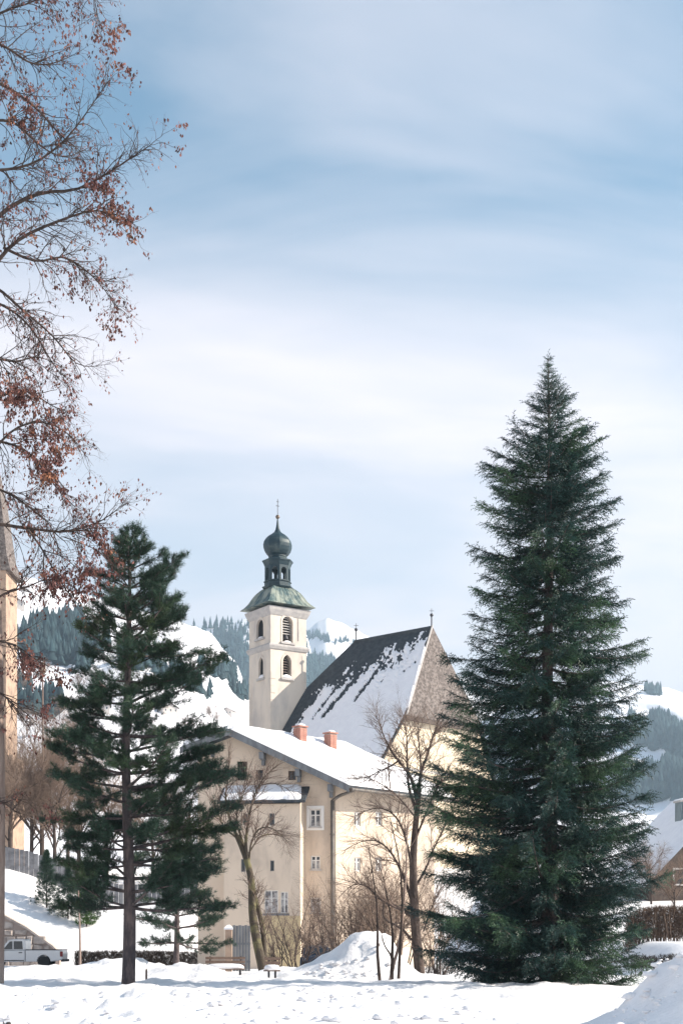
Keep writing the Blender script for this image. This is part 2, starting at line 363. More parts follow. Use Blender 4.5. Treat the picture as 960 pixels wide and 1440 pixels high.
def forest_mesh(name, q, h, label):
    n = len(q); a = np.arange(5) / 5 * 2 * np.pi
    tpl = [np.stack([np.cos(a) * .17, np.sin(a) * .17, np.full(5, .08)], 1), [[0, 0, .62]], np.stack([np.cos(a + .6) * .115, np.sin(a + .6) * .115, np.full(5, .42)], 1), [[0, 0, 1.0]]]
    tpl = np.concatenate([np.asarray(x, float) for x in tpl])          # 12 verts
    f = np.array([[i, (i + 1) % 5, 5] for i in range(5)] + [[6 + i, 6 + (i + 1) % 5, 11] for i in range(5)])
    th = rng.uniform(0, 6.28, n); c, s_ = np.cos(th), np.sin(th); wdt = rng.uniform(.8, 1.5, n)
    x = (tpl[None, :, 0] * c[:, None] - tpl[None, :, 1] * s_[:, None]) * wdt[:, None]; y = (tpl[None, :, 0] * s_[:, None] + tpl[None, :, 1] * c[:, None]) * wdt[:, None]
    j = rng.uniform(.8, 1.2, (n, 12))
    V = np.stack([x * j, y * j, np.broadcast_to(tpl[None, :, 2], x.shape)], -1) * h[:, None, None] + q[:, None, :] - np.array([0, 0, 1.0])
    Fc = (f[None] + 12 * np.arange(n)[:, None, None]).reshape(-1, 3)
    o = mesh(name, V.reshape(-1, 3), Fc, FARTREE); return tag(o, label, 'forest', kind='stuff')
mountain('snow_peak', [(-1300, 880), (0, 905), (340, 905), (425, 893), (438, 884), (447, 874), (462, 869), (482, 876), (505, 888), (530, 900), (620, 940), (760, 990), (1100, 1040), (2300, 1000)], 3300, 2200, 40,
         [([(425, 893), (440, 893), (470, 897), (500, 902), (500, 907), (455, 901), (430, 899)], .9), ([(425, 935), (445, 925), (480, 935), (520, 940), (520, 1000), (425, 1000)], .9)], 140, 5, 1.0, 2.0, 64, 14, 2500, 'thin far line of conifers below the rounded snow peak beside the church tower')
mountain('forested_mountain', [(-1300, 800), (0, 838), (150, 850), (250, 872), (290, 886), (320, 879), (350, 868), (380, 866), (410, 872), (428, 884), (440, 925), (465, 945), (500, 955), (560, 985), (700, 1030), (1100, 1080), (2300, 1060)], 2500, 1500, 25,
         [([(285, 895), (312, 885), (330, 893), (352, 905), (352, 1000), (285, 1000)], 1), ([(425, 925), (445, 928), (480, 945), (480, 1010), (420, 1010)], 1), ([(-200, 870), (285, 895), (285, 1000), (-200, 1000)], .9)], 90, 12, 1.0, 2.2, 66, 19, 6500, 'blue hazy conifer forest on the mountain left of the church tower', .42)
mountain('snow_mountain', [(-1300, 1120), (500, 1100), (640, 1040), (740, 975), (820, 955), (880, 962), (900, 964), (918, 967), (940, 968), (962, 978), (1040, 985), (1250, 950), (1700, 920), (2300, 920)], 2600, 1200, 15,
         [([(880, 1012), (908, 1022), (918, 1012), (932, 1012), (948, 1022), (965, 1030), (990, 1040), (990, 1075), (955, 1068), (925, 1058), (885, 1046)], 1), ([(870, 1085), (990, 1082), (990, 1130), (870, 1130)], 1), ([(905, 978), (930, 980), (930, 984), (905, 982)], .6)], 90, 31, .95, 2.2, 66, 19, 6000, 'blue hazy conifer bands on the snow mountain right of the tall spruce', .0)
mountain('village_hillside', [(-1300, 620), (-300, 735), (0, 800), (40, 812), (130, 840), (250, 876), (280, 882), (297, 891), (315, 915), (333, 933), (343, 960), (360, 985), (420, 1035), (560, 1090), (900, 1160), (2300, 1150)], 1150, 330, 12,
         [([(30, 880), (110, 868), (150, 905), (120, 940), (75, 938), (30, 925)], 1), ([(165, 910), (230, 930), (300, 965), (300, 985), (220, 955), (165, 930)], .7), ([(282, 935), (330, 945), (355, 985), (340, 985)], .7), ([(10, 970), (90, 985), (90, 1005), (10, 1000)], .8)], 30, 47, 1.0, 2.0, 80, 12, 1100, 'dark conifers scattered over the snowy hillside left of the church', .0)

# ------------------------------------------------------------------ plant builders
def tubes(polys, sides=5):
    """polys: list of (Nx3 points, N radii) -> verts, quad faces"""
    VV = []; FF = []; off = 0; ang = np.arange(sides) / sides * 2 * np.pi; ca, sa = np.cos(ang), np.sin(ang)
    for p, r in polys:
        p = np.asarray(p, float); r = np.asarray(r, float); k = len(p)
        t = np.gradient(p, axis=0); t /= np.linalg.norm(t, axis=1, keepdims=True) + 1e-9
        ref = np.array([.31, .17, .93]) if abs(t[0, 2]) < .8 else np.array([.9, .3, .1])
        a = np.cross(t, ref); a /= np.linalg.norm(a, axis=1, keepdims=True) + 1e-9; b = np.cross(t, a)
        ring = p[:, None] + (a[:, None] * ca[None, :, None] + b[:, None] * sa[None, :, None]) * r[:, None, None]
        VV.append(ring.reshape(-1, 3)); i = (np.arange(k - 1)[:, None] * sides + np.arange(sides)[None]); j = (np.arange(k - 1)[:, None] * sides + (np.arange(sides)[None] + 1) % sides)
        FF.append((np.stack([i, j, j + sides, i + sides], -1) + off).reshape(-1, 4)); off += k * sides
    return np.concatenate(VV), np.concatenate(FF)
def unit(v): return v / (np.linalg.norm(v, axis=-1, keepdims=True) + 1e-9)
def instance(tpl_v, tpl_f, pos, fwd, scale, roll=None):
    """copies of a small leaf/needle template laid along fwd"""
    f = unit(fwd); zz = np.array([0, 0, 1.0]); s_ = np.cross(f, zz + 0 * f); bad = np.linalg.norm(s_, axis=1) < 1e-3; s_[bad] = [1, 0, 0]; s_ = unit(s_); u = np.cross(s_, f)
    if roll is not None:
        c, n = np.cos(roll)[:, None], np.sin(roll)[:, None]; s_, u = s_ * c + u * n, u * c - s_ * n
    B = np.stack([f, s_, u], 1)                                         # n,3,3
    V = np.einsum('kc,ncd->nkd', tpl_v, B) * scale[:, None, None] + pos[:, None]
    F_ = (tpl_f[None] + len(tpl_v) * np.arange(len(pos))[:, None, None]).reshape(-1, tpl_f.shape[1])
    return V.reshape(-1, 3), F_
def resample(pts, n):
    pts = np.asarray(pts, float); d = np.r_[0, np.cumsum(np.linalg.norm(np.diff(pts, axis=0), axis=1))]; s_ = np.linspace(0, d[-1], n)
    # smooth via Catmull-like double interpolation
    q = np.stack([np.interp(s_, d, pts[:, i]) for i in range(3)], 1)
    for _ in range(2): q[1:-1] = .25 * q[:-2] + .5 * q[1:-1] + .25 * q[2:]
    return q
def wander(p, d, L, n, curl, lift, rg):
    """a twig: n+1 points from p in direction d, wandering and bending by lift (per metre)"""
    pts = [np.array(p, float)]; d = np.array(d, float); d /= np.linalg.norm(d); st = L / n
    for i in range(n):
        d = d + rg.normal(0, curl, 3) + np.array([0, 0, lift * st]); d /= np.linalg.norm(d); pts.append(pts[-1] + d * st)
    return np.array(pts)
def sub_branches(parents, per_m, Lf, rf, ang, curl, lift, rg, n=5, start=.2, up=0., minL=.15):
    out = []
    for p, r in parents:
        for _ in range(2 if Lf > 1.2 else 1 if Lf > .6 else 0):                # the tip forks
            t = p[-1] - p[-2]; t = t / (np.linalg.norm(t) + 1e-9); d = t + rg.normal(0, .38, 3); l = max(minL, Lf * .5 * rg.uniform(.6, 1.2)); r0 = min(r[-1] * .9, rf)
            out.append((wander(p[-1], d, l, n, curl, lift, rg), np.linspace(r0, r0 * .4, n + 1)))
        seg = np.linalg.norm(np.diff(p, axis=0), axis=1); L = seg.sum(); k = rg.poisson(per_m * L * (1 - start))
        for _ in range(k):
            s_ = start + (1 - start) * rg.random() ** .85; x = s_ * (len(p) - 1); i = min(int(x), len(p) - 2); fr = x - i
            pos = p[i] * (1 - fr) + p[i + 1] * fr; rad = r[i] * (1 - fr) + r[i + 1] * fr
            t = p[i + 1] - p[i]; t = t / (np.linalg.norm(t) + 1e-9); q = rg.normal(0, 1, 3); q -= t * q.dot(t); q /= np.linalg.norm(q) + 1e-9
            a = ang * rg.uniform(.6, 1.25); d = t * math.cos(a) + q * math.sin(a) + np.array([0, 0, up])
            l = max(minL, Lf * (1 - .55 * s_) * rg.uniform(.55, 1.3))
            pts = wander(pos, d, l, n, curl, lift, rg); r0 = min(rad * .75, rf)
            out.append((pts, np.linspace(r0, r0 * .35, n + 1)))
    return out
# templates
def sprig_template(k, rgs):
    v = []; f = []
    v += [[-.1, -.012, 0], [-.1, .012, 0], [1, 0, 0]]; f.append([0, 1, 2])
    for i in range(k):
        x = .02 + .9 * i / k; a = (i % 4) * math.pi / 2 + rgs.uniform(-.5, .5); l = .34 * (1 - .35 * x) * rgs.uniform(.8, 1.2)
        dy, dz = math.cos(a) * .95, math.sin(a) * .6; b = len(v); w = .065
        v += [[x - w, 0, 0], [x + w, 0, 0], [x + l * .75, l * dy, l * dz]]; f.append([b, b + 1, b + 2])
    return np.array(v), np.array(f)
def tuft_template(k, rgs):
    v = []; f = []
    for i in range(k):
        x0 = rgs.uniform(-.7, .15); a = rgs.uniform(0, 6.283); th = rgs.uniform(.3, 1.25); l = rgs.uniform(.75, 1.1)
        d = np.array([math.cos(th), math.sin(th) * math.cos(a), math.sin(th) * math.sin(a)]); n = np.cross(d, [.2, .5, .8]); n /= np.linalg.norm(n); b = len(v)
        p = np.array([x0, 0, 0]); v += [p - n * .038, p + n * .038, p + d * l]; f.append([b, b + 1, b + 2])
    return np.array(v), np.array(f)
RG = np.random.default_rng(5)

# ------------------------------------------------------------------ tall spruce
def spruce(X, Y, z0, ztop, prof, label, seed, dens=1.34, sprig_len=.262):
    rg = np.random.default_rng(seed); t = thing('spruce_tree', (X, Y, z0), label, 'tree')
    Ht = ztop - z0
    zz = np.linspace(0, Ht, 26); tr = np.stack([X + .05 * np.sin(zz * .5), Y + .05 * np.cos(zz * .4), z0 - .3 + zz], 1); rr = .30 * (1 - zz / Ht) ** .9 + .012
    v, f = tubes([(tr, rr)], 10); mesh('trunk', v, f, BARK_PINE, t, True)
    limbs = []; pos = []; fwd = []; sc = []
    z = .25
    pz = [p[0] for p in prof]; pw = [p[1] for p in prof]
    while z < Ht - .25:
        d = Ht - z; wmax = float(np.interp(d, pz, pw)); nb = int(rg.integers(9, 12)) if d > 10 else int(rg.integers(8, 11)) if d > 3 else int(rg.integers(4, 7))
        az0 = rg.uniform(0, 6.28); wmod = rg.uniform(.8, 1.06)
        for k in range(nb):
            az = az0 + 6.283 * k / nb + rg.normal(0, .18); L = wmax * wmod * rg.uniform(.78, 1.14) * (1 - .13 * math.cos(az) * sst(d, 8, 13))
            if rg.random() < .16: L *= .6
            upf = max(0, 1 - d / 7.0)
            a = .62 * upf - .36 * (1 - upf) + rg.normal(0, .09); b = .05 + .32 * (1 - upf) + rg.normal(0, .04)
            n = max(4, int(L / .22)); s_ = np.linspace(0, 1, n + 1); h = np.array([math.cos(az), math.sin(az)])
            bend = rg.normal(0, .06)
            p = np.stack([X + (h[0] * s_ - h[1] * bend * s_ ** 2) * L, Y + (h[1] * s_ + h[0] * bend * s_ ** 2) * L, z0 + z + L * (a * s_ + b * s_ ** 2)], 1)
            limbs.append((p, np.linspace(.012 + .011 * L, .006, n + 1)))
            # fronds: side shoots along the limb
            m = int(L / .085 * dens) + 3
            for side in (-1, 1):
                ss = np.sort(1 - (1 - .14) * rg.random(m) ** 1.15); x = ss * n; i = np.minimum(x.astype(int), n - 1); fr = (x - i)[:, None]
                q = p[i] * (1 - fr) + p[i + 1] * fr; tn = unit(p[i + 1] - p[i]); lat = unit(np.cross(tn, [0, 0, 1.0])) * side
                dd = unit(tn * rg.uniform(.55, 1.1, (m, 1)) + lat * rg.uniform(.5, .95, (m, 1)) + np.array([0, 0, 1]) * (rg.normal(-.26, .28, (m, 1)) + .38 * upf))
                ln = (.10 + .36 * L ** .75 * (1.05 - ss) ** .8 * np.minimum(1, ss * 3)) * rg.uniform(.55, 1.2, m); ln = np.minimum(ln, .85)
                st = sprig_len * .62; kmax = int(math.ceil(ln.max() / st))
                for j in range(kmax):
                    ok = ln > j * st
                    if not ok.any(): break
                    c = q[ok] + dd[ok] * (j * st) + np.array([0, 0, -1.0]) * (j * st) ** 2 * .25
                    pos.append(c); fwd.append(dd[ok] + rg.normal(0, .28, (ok.sum(), 3)) - np.array([0, 0, .35]) * j * st); sc.append(sprig_len * (.5 + .5 * min(1, d / 3.5)) * rg.uniform(.8, 1.25, ok.sum()))
            pos.append(p[-1:]); fwd.append((p[-1] - p[-2])[None]); sc.append(np.array([sprig_len * 1.3 * (.5 + .5 * min(1, d / 3.5))]))
        z += (.36 if d > 6 else .3 if d > 2.5 else .2) * rg.uniform(.8, 1.2)
    # leader
    for j in range(16):
        pos.append(np.array([[X, Y, ztop - .08 * j - .1]])); a = rg.uniform(0, 6.28); fwd.append(np.array([[math.cos(a) * .7, math.sin(a) * .7, .9]])); sc.append(np.array([.08 + .008 * j]))
    pos.append(np.array([[X, Y, ztop - .25]])); fwd.append(np.array([[0.02, 0, 1.]])); sc.append(np.array([.3]))
    v, f = tubes(limbs, 4); tag(mesh('branches', v, f, BARK_PINE, t, True), kind='stuff')
    pos = np.concatenate(pos); fwd = np.concatenate(fwd); sc = np.concatenate(sc)
    tv, tf = sprig_template(8, rg); v, f = instance(tv, tf, pos, fwd, sc, rg.uniform(-.7, .7, len(pos)))
    tag(mesh('crown', v, f, NEEDLE_S, t), kind='stuff'); print('spruce sprigs', len(pos), 'tris', len(f)); return t
SPX = W(771, 0, 45).x
pp = 45 / FP
spruce(SPX, 45, gz(SPX, 45), H + (HY - 492) * pp, [(0, .05), (25 * pp, 4 * pp), (60 * pp, 16 * pp), (90 * pp, 38 * pp), (120 * pp, 55 * pp), (210 * pp, 88 * pp), (310 * pp, 108 * pp), (400 * pp, 128 * pp), (460 * pp, 140 * pp), (560 * pp, 150 * pp), (660 * pp, 166 * pp), (760 * pp, 165 * pp), (830 * pp, 152 * pp), (900 * pp, 135 * pp)],
       'tall dark green spruce standing in the snow right of the church', 3)

# ------------------------------------------------------------------ pines
def pine(X, Y, z0, ztop, zlow, prof, label, seed, tr0=.21, whorl=.43, nb=(4, 6), side=.12, tuft=.175, lean=(0, 0), density=1.0):
    rg = np.random.default_rng(seed); t = thing('pine_tree', (X, Y, z0), label, 'tree'); Ht = ztop - z0
    zz = np.linspace(0, Ht, 24); axx = lambda z: X + lean[0] * z / Ht + .06 * np.sin(z * .6); axy = lambda z: Y + lean[1] * z / Ht
    tr = np.stack([axx(zz), axy(zz) + 0 * zz, z0 - .3 + zz], 1); rr = tr0 * (1 - zz / Ht) ** .75 + .015; rr[0] *= 1.15
    v, f = tubes([(tr, rr)], 10); mesh('trunk', v, f, BARK_PINE, t, True)
    limbs = []; subs = []; pos = []; fwd = []; sc = []; z = zlow
    pz = [p[0] for p in prof]; pw = [p[1] for p in prof]
    while z < Ht - .2:
        d = Ht - z; w = float(np.interp(d, pz, pw)); k_ = int(rg.integers(nb[0], nb[1] + 1)); a0 = rg.uniform(0, 6.28)
        for k in range(k_):
            az = a0 + 6.283 * k / k_ + rg.normal(0, .25); L = w * rg.uniform(.7, 1.12) * (1 + side * math.cos(az)) ; upf = max(0, 1 - d / 5)
            if L < .15: L = .15
            el = .75 * upf + .05 * (1 - upf) + rg.normal(0, .13); n = 7
            p = wander((axx(z), axy(z), z0 + z), (math.cos(az), math.sin(az), el), L, n, .05, .05 * (1 - upf) + .02, rg)
            limbs.append((p, np.linspace(.014 + .014 * L, .010, n + 1)))
            m = max(3, int(L * 6.8 * density))
            for j in range(m):
                s_ = 1 - .72 * rg.random() ** 1.25; x = s_ * n; i = min(int(x), n - 1); q = p[i] + (p[i + 1] - p[i]) * (x - i); tn = p[i + 1] - p[i]; tn /= np.linalg.norm(tn)
                sd = np.cross(tn, [0, 0, 1.]); sd /= np.linalg.norm(sd) + 1e-9; sg = 1 if rg.random() < .5 else -1
                dr = tn * rg.uniform(.5, 1) + sd * sg * rg.uniform(.3, .9) + np.array([0, 0, rg.uniform(-.25, .5)])
                l = min(1.3, (.18 + .36 * L * (1.15 - s_))) * rg.uniform(.6, 1.15); b = wander(q, dr, l, 4, .1, .25, rg); subs.append((b, np.linspace(.012, .006, 5)))
                nt_ = max(4, int(l * 26))
                for h in range(nt_):
                    s2 = .18 + .82 * (h + rg.random()) / nt_; x2 = min(s2, .999) * 4; i2 = int(x2); c = b[i2] + (b[i2 + 1] - b[i2]) * (x2 - i2)
                    pos.append(c + rg.normal(0, .06, 3)); fwd.append((b[i2 + 1] - b[i2]) / np.linalg.norm(b[i2 + 1] - b[i2]) + rg.normal(0, .4, 3) + [0, 0, .4]); sc.append(tuft * rg.uniform(.7, 1.15))
            pos.append(p[-1]); fwd.append(p[-1] - p[-2] + [0, 0, .02]); sc.append(tuft)
        z += whorl * rg.uniform(.7, 1.25) * (.6 + .4 * min(1, d / 5))
    for j in range(14): pos.append(np.array([axx(Ht), Y, ztop - .12 * j])); fwd.append(np.array([rg.normal(0, .6), rg.normal(0, .6), 1.])); sc.append(tuft)
    v, f = tubes(limbs + subs, 4); tag(mesh('branches', v, f, BARK_PINE, t, True), kind='stuff')
    pos = np.array(pos); fwd = np.array(fwd); sc = np.array(sc); tv, tf = tuft_template(15, rg)
    v, f = instance(tv, tf, pos, fwd, sc, rg.uniform(0, 6.28, len(pos))); tag(mesh('crown', v, f, NEEDLE_P, t), kind='stuff'); print('pine tufts', len(pos)); return t
PX = W(180, 0, 46).x; pq = 46 / FP
pine(PX, 46, gz(PX, 46), H + (HY - 742) * pq, 2.6, [(0, .2), (40 * pq, 38 * pq), (70 * pq, 60 * pq), (110 * pq, 78 * pq), (160 * pq, 96 * pq), (210 * pq, 104 * pq), (260 * pq, 118 * pq), (310 * pq, 128 * pq), (360 * pq, 132 * pq), (410 * pq, 126 * pq), (460 * pq, 126 * pq), (510 * pq, 130 * pq), (560 * pq, 118 * pq), (640 * pq, 80 * pq)],
     'tall dark pine with bare lower trunk, left of the cream house', 8, side=.2)
SP2 = W(247, 0, 58).x; p2 = 58 / FP
pine(SP2, 58, gz(SP2, 58), H + (HY - 1150) * p2, 1.2, [(0, .2), (60 * p2, 40 * p2), (120 * p2, 70 * p2), (180 * p2, 78 * p2), (230 * p2, 60 * p2)], 'small sparse pine half hidden behind the tall pine', 17, .12, .5, (3, 5), .1, .16, density=.8)

# ------------------------------------------------------------------ bare and brown-leaved broadleaf trees
def leaf_template():
    v = np.array([[0, 0, 0], [.45, .30, .10], [.5, 0, -.06], [.45, -.30, .10], [1, .05, -.22]]); return v, np.array([[0, 2, 1], [0, 3, 2], [1, 2, 4], [2, 3, 4]])
def limb(pxs, Y0, Y1, r0, r1, n=14):
    k = len(pxs); return (resample([W(x, y, Y0 + (Y1 - Y0) * i / (k - 1)) for i, (x, y) in enumerate(pxs)], n), np.linspace(r0, r1, n))
def each_limb(ls, sides, m, t):
    for l in ls: v, f = tubes([l], sides); mesh('limb', v, f, m, t, True)
def leafy_tree():
    rg = np.random.default_rng(23); X = W(-17, 0, 45).x; z0 = gz(X, 45)
    t = thing('leafy_tree', (X, 45, z0), 'tall broadleaf tree with dry brown leaves along the left edge', 'tree')
    zt = np.linspace(-.3, 36, 30); tr = np.stack([X + .25 * np.sin(zt * .12) - .02 * zt, 45 + .2 * np.sin(zt * .2), z0 + zt], 1)
    v, f = tubes([(tr, .48 * (1 - zt / 40) ** .8 + .03)], 12); mesh('trunk', v, f, BARK_LIGHT, t, True)
    Ls = [([(-25, 345), (0, 291), (30, 287), (48, 269), (75, 265), (98, 277), (130, 256), (160, 240), (190, 218), (212, 204)], 45, 43.5, .085, .012),
          ([(-22, 400), (5, 352), (40, 327), (80, 312), (115, 298), (140, 292), (165, 300), (185, 312)], 45, 44, .075, .012),
          ([(5, 348), (40, 366), (62, 372), (85, 355), (112, 372), (140, 396), (165, 432)], 45, 46, .05, .01),
          ([(-20, 110), (8, 120), (40, 142), (65, 165), (82, 188), (104, 205)], 45, 44, .06, .012), ([(-20, 55), (15, 68), (40, 90), (70, 92), (98, 80)], 45, 46, .05, .01),
          ([(-22, 395), (0, 405), (35, 440), (60, 458), (85, 482), (108, 520), (135, 515)], 45, 44.5, .055, .01), ([(-15, 420), (25, 440), (52, 470), (70, 505), (95, 540)], 45, 46, .045, .01),
          ([(-25, 580), (0, 557), (15, 549), (45, 550), (70, 570), (92, 578)], 45, 44, .05, .01), ([(-22, 612), (0, 622), (30, 627), (55, 648), (75, 682), (105, 712)], 45, 46, .05, .01),
          ([(-18, 735), (15, 739), (45, 745), (70, 745), (95, 753), (110, 741), (140, 738), (170, 712)], 45, 44, .065, .01), ([(40, 745), (60, 772), (76, 802), (92, 828), (110, 850)], 44.6, 44, .035, .008),
          ([(-18, 850), (10, 832), (40, 826), (65, 812), (90, 820)], 45, 44, .045, .008), ([(-25, 30), (15, 12), (50, 2), (75, -20)], 45, 44, .05, .01), ([(100, -90), (125, -30), (136, 10), (142, 48)], 44, 43.5, .025, .006),
          ([(-20, 680), (22, 698), (50, 720), (74, 738), (82, 772)], 45, 45.6, .045, .008), ([(-20, 170), (20, 168), (55, 205), (90, 225), (120, 210)], 45, 46.2, .05, .01), ([(-20, 240), (25, 238), (60, 225), (100, 190), (135, 140), (150, 118)], 45, 44, .05, .01),
          ([(-20, 500), (20, 510), (55, 500), (85, 515)], 45, 46, .04, .008), ([(-20, 900), (20, 905), (55, 930)], 45, 44.2, .04, .008), ([(-20, 960), (15, 985), (40, 1020)], 45, 44.2, .035, .008), ([(-15, 640), (20, 600), (60, 590), (100, 610), (120, 640)], 45, 43.8, .045, .008),
          ([(90, 755), (130, 770), (160, 790)], 44, 43.8, .02, .006), ([(-18, 1120), (8, 1130), (22, 1122), (35, 1128)], 45, 44.4, .03, .008)]
    limbs = [limb(*l) for l in Ls]
    for k in range(9):                        # limbs on the far side of the trunk, out of frame
        a = rg.uniform(2.0, 4.3); z = rg.uniform(12, 33); limbs.append((wander((X, 45, z0 + z), (math.cos(a), math.sin(a), .4), rg.uniform(3, 5), 12, .12, .0, rg), np.linspace(.08, .01, 13)))
    s1 = sub_branches(limbs, 6.0, 1.7, .019, .75, .18, -.12, rg, 7, .04)
    s2 = sub_branches(s1 + limbs, 4.8, .85, .010, .8, .24, -.35, rg, 4, .1)
    s3 = sub_branches(s2, 3.6, .36, .0068, .85, .32, -.9, rg, 3, .1)
    each_limb(limbs, 5, BARK, t); v, f = tubes(s1, 4); tag(mesh('branches', v, f, BARK, t, True), kind='stuff')
    v, f = tubes(s2 + s3, 3); tag(mesh('twigs', v, f, TWIG, t), kind='stuff')
    P = []; 
    for p, r in s3 + s2:
        c = fbm(p[-1][0] * .8 + 3, p[-1][2] * .8, 2, 77)
        if c < .28: continue
        k = rg.poisson(.75 + 5.0 * max(0, c - .50) / .2)
        for _ in range(k): P.append(p[rg.integers(1, len(p))] + rg.normal(0, .035, 3))
    P = np.array(P); n = len(P); print('leaves', n, 'twigs', len(s2) + len(s3))
    fw = np.stack([rg.normal(0, .5, n), rg.normal(0, .5, n), -np.ones(n)], 1); tv, tf = leaf_template()
    v, f = instance(tv, tf, P, fw, rg.uniform(.06, .145, n), rg.uniform(0, 6.28, n)); tag(mesh('leaves', v, f, LEAF, t), kind='stuff')
leafy_tree()

def bare_tree(name, base, limbs, label, seed, bark, twig, d1=2.6, L1=1.3, d2=3.0, L2=.6, d3=0, L3=.3, up=.25, cat='tree', parts=('trunk', 'crown'), group=None, trunk_n=1):
    """limbs: the first trunk_n polylines are the trunk, the rest the main limbs"""
    rg = np.random.default_rng(seed); t = thing(name, base, label, cat, group); limbs = [(p, r * (.78 if i >= trunk_n else 1)) for i, (p, r) in enumerate(limbs)]
    for l in limbs[:trunk_n]: v, f = tubes([l], 9); mesh('trunk' if trunk_n == 1 else 'stem', v, f, bark, t, True)
    s1 = sub_branches(limbs[trunk_n:] or limbs, d1, L1, .022, .7, .13, .15, rg, 6, .2, up)
    s2 = sub_branches(s1 + limbs[trunk_n:], d2, L2, .014, .75, .16, .15, rg, 4, .15, up * .6)
    s3 = sub_branches(s2, d3, L3, .011, .7, .22, .1, rg, 2, .1, up * .4) if d3 else []
    each_limb(limbs[trunk_n:], 6, bark, t)
    v, f = tubes(s1 + s2 + s3, 3); tag(mesh('crown', v, f, twig, t), kind='stuff'); return t
def gb(px, Y): x = W(px, 0, Y).x; return (x, Y, gz(x, Y))
# mossy tree in front of the bay
Y = 60
b = gb(369, Y)
bare_tree('bare_tree', b, [limb([(372, 1372), (366, 1345), (358, 1310), (353, 1270), (356, 1250), (352, 1225), (343, 1195), (333, 1175)], Y, Y, .22, .11),
    limb([(372, 1350), (371, 1310), (363, 1275), (355, 1252)], Y + .3, Y, .15, .13, 8), limb([(352, 1228), (344, 1190), (348, 1160), (356, 1120), (368, 1095), (385, 1080)], Y, Y - .5, .11, .02),
    limb([(333, 1175), (322, 1150), (316, 1120), (323, 1085), (322, 1060)], Y, Y + .5, .09, .015), limb([(345, 1195), (330, 1150), (340, 1125), (350, 1090)], Y, Y + .8, .07, .015), limb([(333, 1178), (315, 1165), (305, 1140), (296, 1120)], Y, Y - .6, .06, .012),
    limb([(350, 1215), (352, 1185), (362, 1165), (378, 1160), (400, 1178), (408, 1188)], Y, Y - .8, .06, .01), limb([(350, 1200), (365, 1175), (385, 1172), (405, 1180)], Y, Y + 1, .05, .01), limb([(365, 1105), (385, 1100), (405, 1110), (420, 1118)], Y, Y - 1, .03, .008)],
    'bare mossy tree with forked trunk in front of the house bay', 31, BARK_MOSS, TWIG_BROWN, 6.0, 1.5, 6.0, .75, 4.4, .4, .10)
# big bare tree beside the spruce
Y = 62
b = gb(590, Y)
bare_tree('bare_tree', b, [limb([(590, 1372), (588, 1345), (583, 1300), (581, 1250), (580, 1200), (585, 1150), (589, 1110)], Y, Y, .24, .11),
    limb([(588, 1120), (591, 1085), (602, 1060), (606, 1040), (618, 1010)], Y, Y - .5, .12, .015), limb([(586, 1125), (578, 1090), (560, 1070), (548, 1055), (537, 1030), (530, 1008)], Y, Y + .5, .12, .012),
    limb([(585, 1140), (574, 1110), (572, 1075), (572, 1030), (566, 1005)], Y, Y + 1, .10, .012), limb([(589, 1112), (592, 1080), (588, 1040), (588, 1015)], Y, Y - 1, .08, .012), limb([(582, 1235), (573, 1190), (565, 1160), (550, 1138), (530, 1133), (505, 1143), (492, 1152)], Y, Y - 1.2, .09, .01),
    limb([(580, 1270), (568, 1235), (555, 1205), (535, 1180), (510, 1180), (485, 1195)], Y, Y + 1.0, .10, .01), limb([(581, 1290), (560, 1275), (545, 1272), (530, 1262), (515, 1242), (495, 1242), (482, 1256)], Y, Y - .8, .13, .012), limb([(540, 1270), (537, 1290), (552, 1300), (565, 1305), (578, 1322)], Y - .4, Y, .05, .08),
    limb([(582, 1250), (600, 1220), (610, 1190), (625, 1165), (635, 1130)], Y, Y + .6, .08, .012), limb([(584, 1180), (600, 1140), (615, 1105), (630, 1080)], Y, Y - .6, .07, .012), limb([(545, 1272), (540, 1240), (533, 1215), (520, 1200)], Y - .5, Y - 1, .04, .01),
    limb([(584, 1150), (560, 1120), (530, 1098), (500, 1090)], Y, Y + 1.5, .06, .01), limb([(595, 1310), (605, 1280), (615, 1255), (628, 1240)], Y, Y, .05, .012), limb([(560, 1070), (545, 1080), (530, 1085), (510, 1100)], Y + .5, Y + .9, .05, .01)],
    'large bare spreading tree between the snow heap and the spruce', 37, BARK, TWIG_BROWN, 6.6, 1.8, 6.6, .85, 5.0, .42, .06)
# slender saplings in the snow heap
Y = 50
for pts, lab, sd in (([(534, 1372), (530, 1355), (531, 1310), (530, 1270), (524, 1230), (518, 1190)], 'slender bare sapling on the left end of the sapling clump', 41), ([(550, 1372), (551, 1345), (540, 1330), (536, 1315)], 'short crooked bare sapling in the middle of the sapling clump', 42),
                     ([(548, 1370), (560, 1340), (566, 1290), (570, 1240), (572, 1180), (574, 1130)], 'tallest leaning pale sapling of the sapling clump', 43), ([(560, 1370), (563, 1330), (566, 1270), (562, 1210), (548, 1150)], 'thin straight bare sapling on the right end of the clump', 44), ([(551, 1350), (552, 1315), (548, 1280), (542, 1250)], 'thin upright bare sapling behind the crooked one', 45)):
    b = gb(pts[0][0], Y); l = limb(pts, Y, Y + random.uniform(-.4, .4), .06, .012)
    l[0][0][2] = b[2] - .1
    bare_tree('sapling', b, [l], lab, sd, BARK_LIGHT if sd == 43 else BARK, TWIG_BROWN, 1.6, .6, 2.0, .3, up=.4, group='saplings in the snow heap')
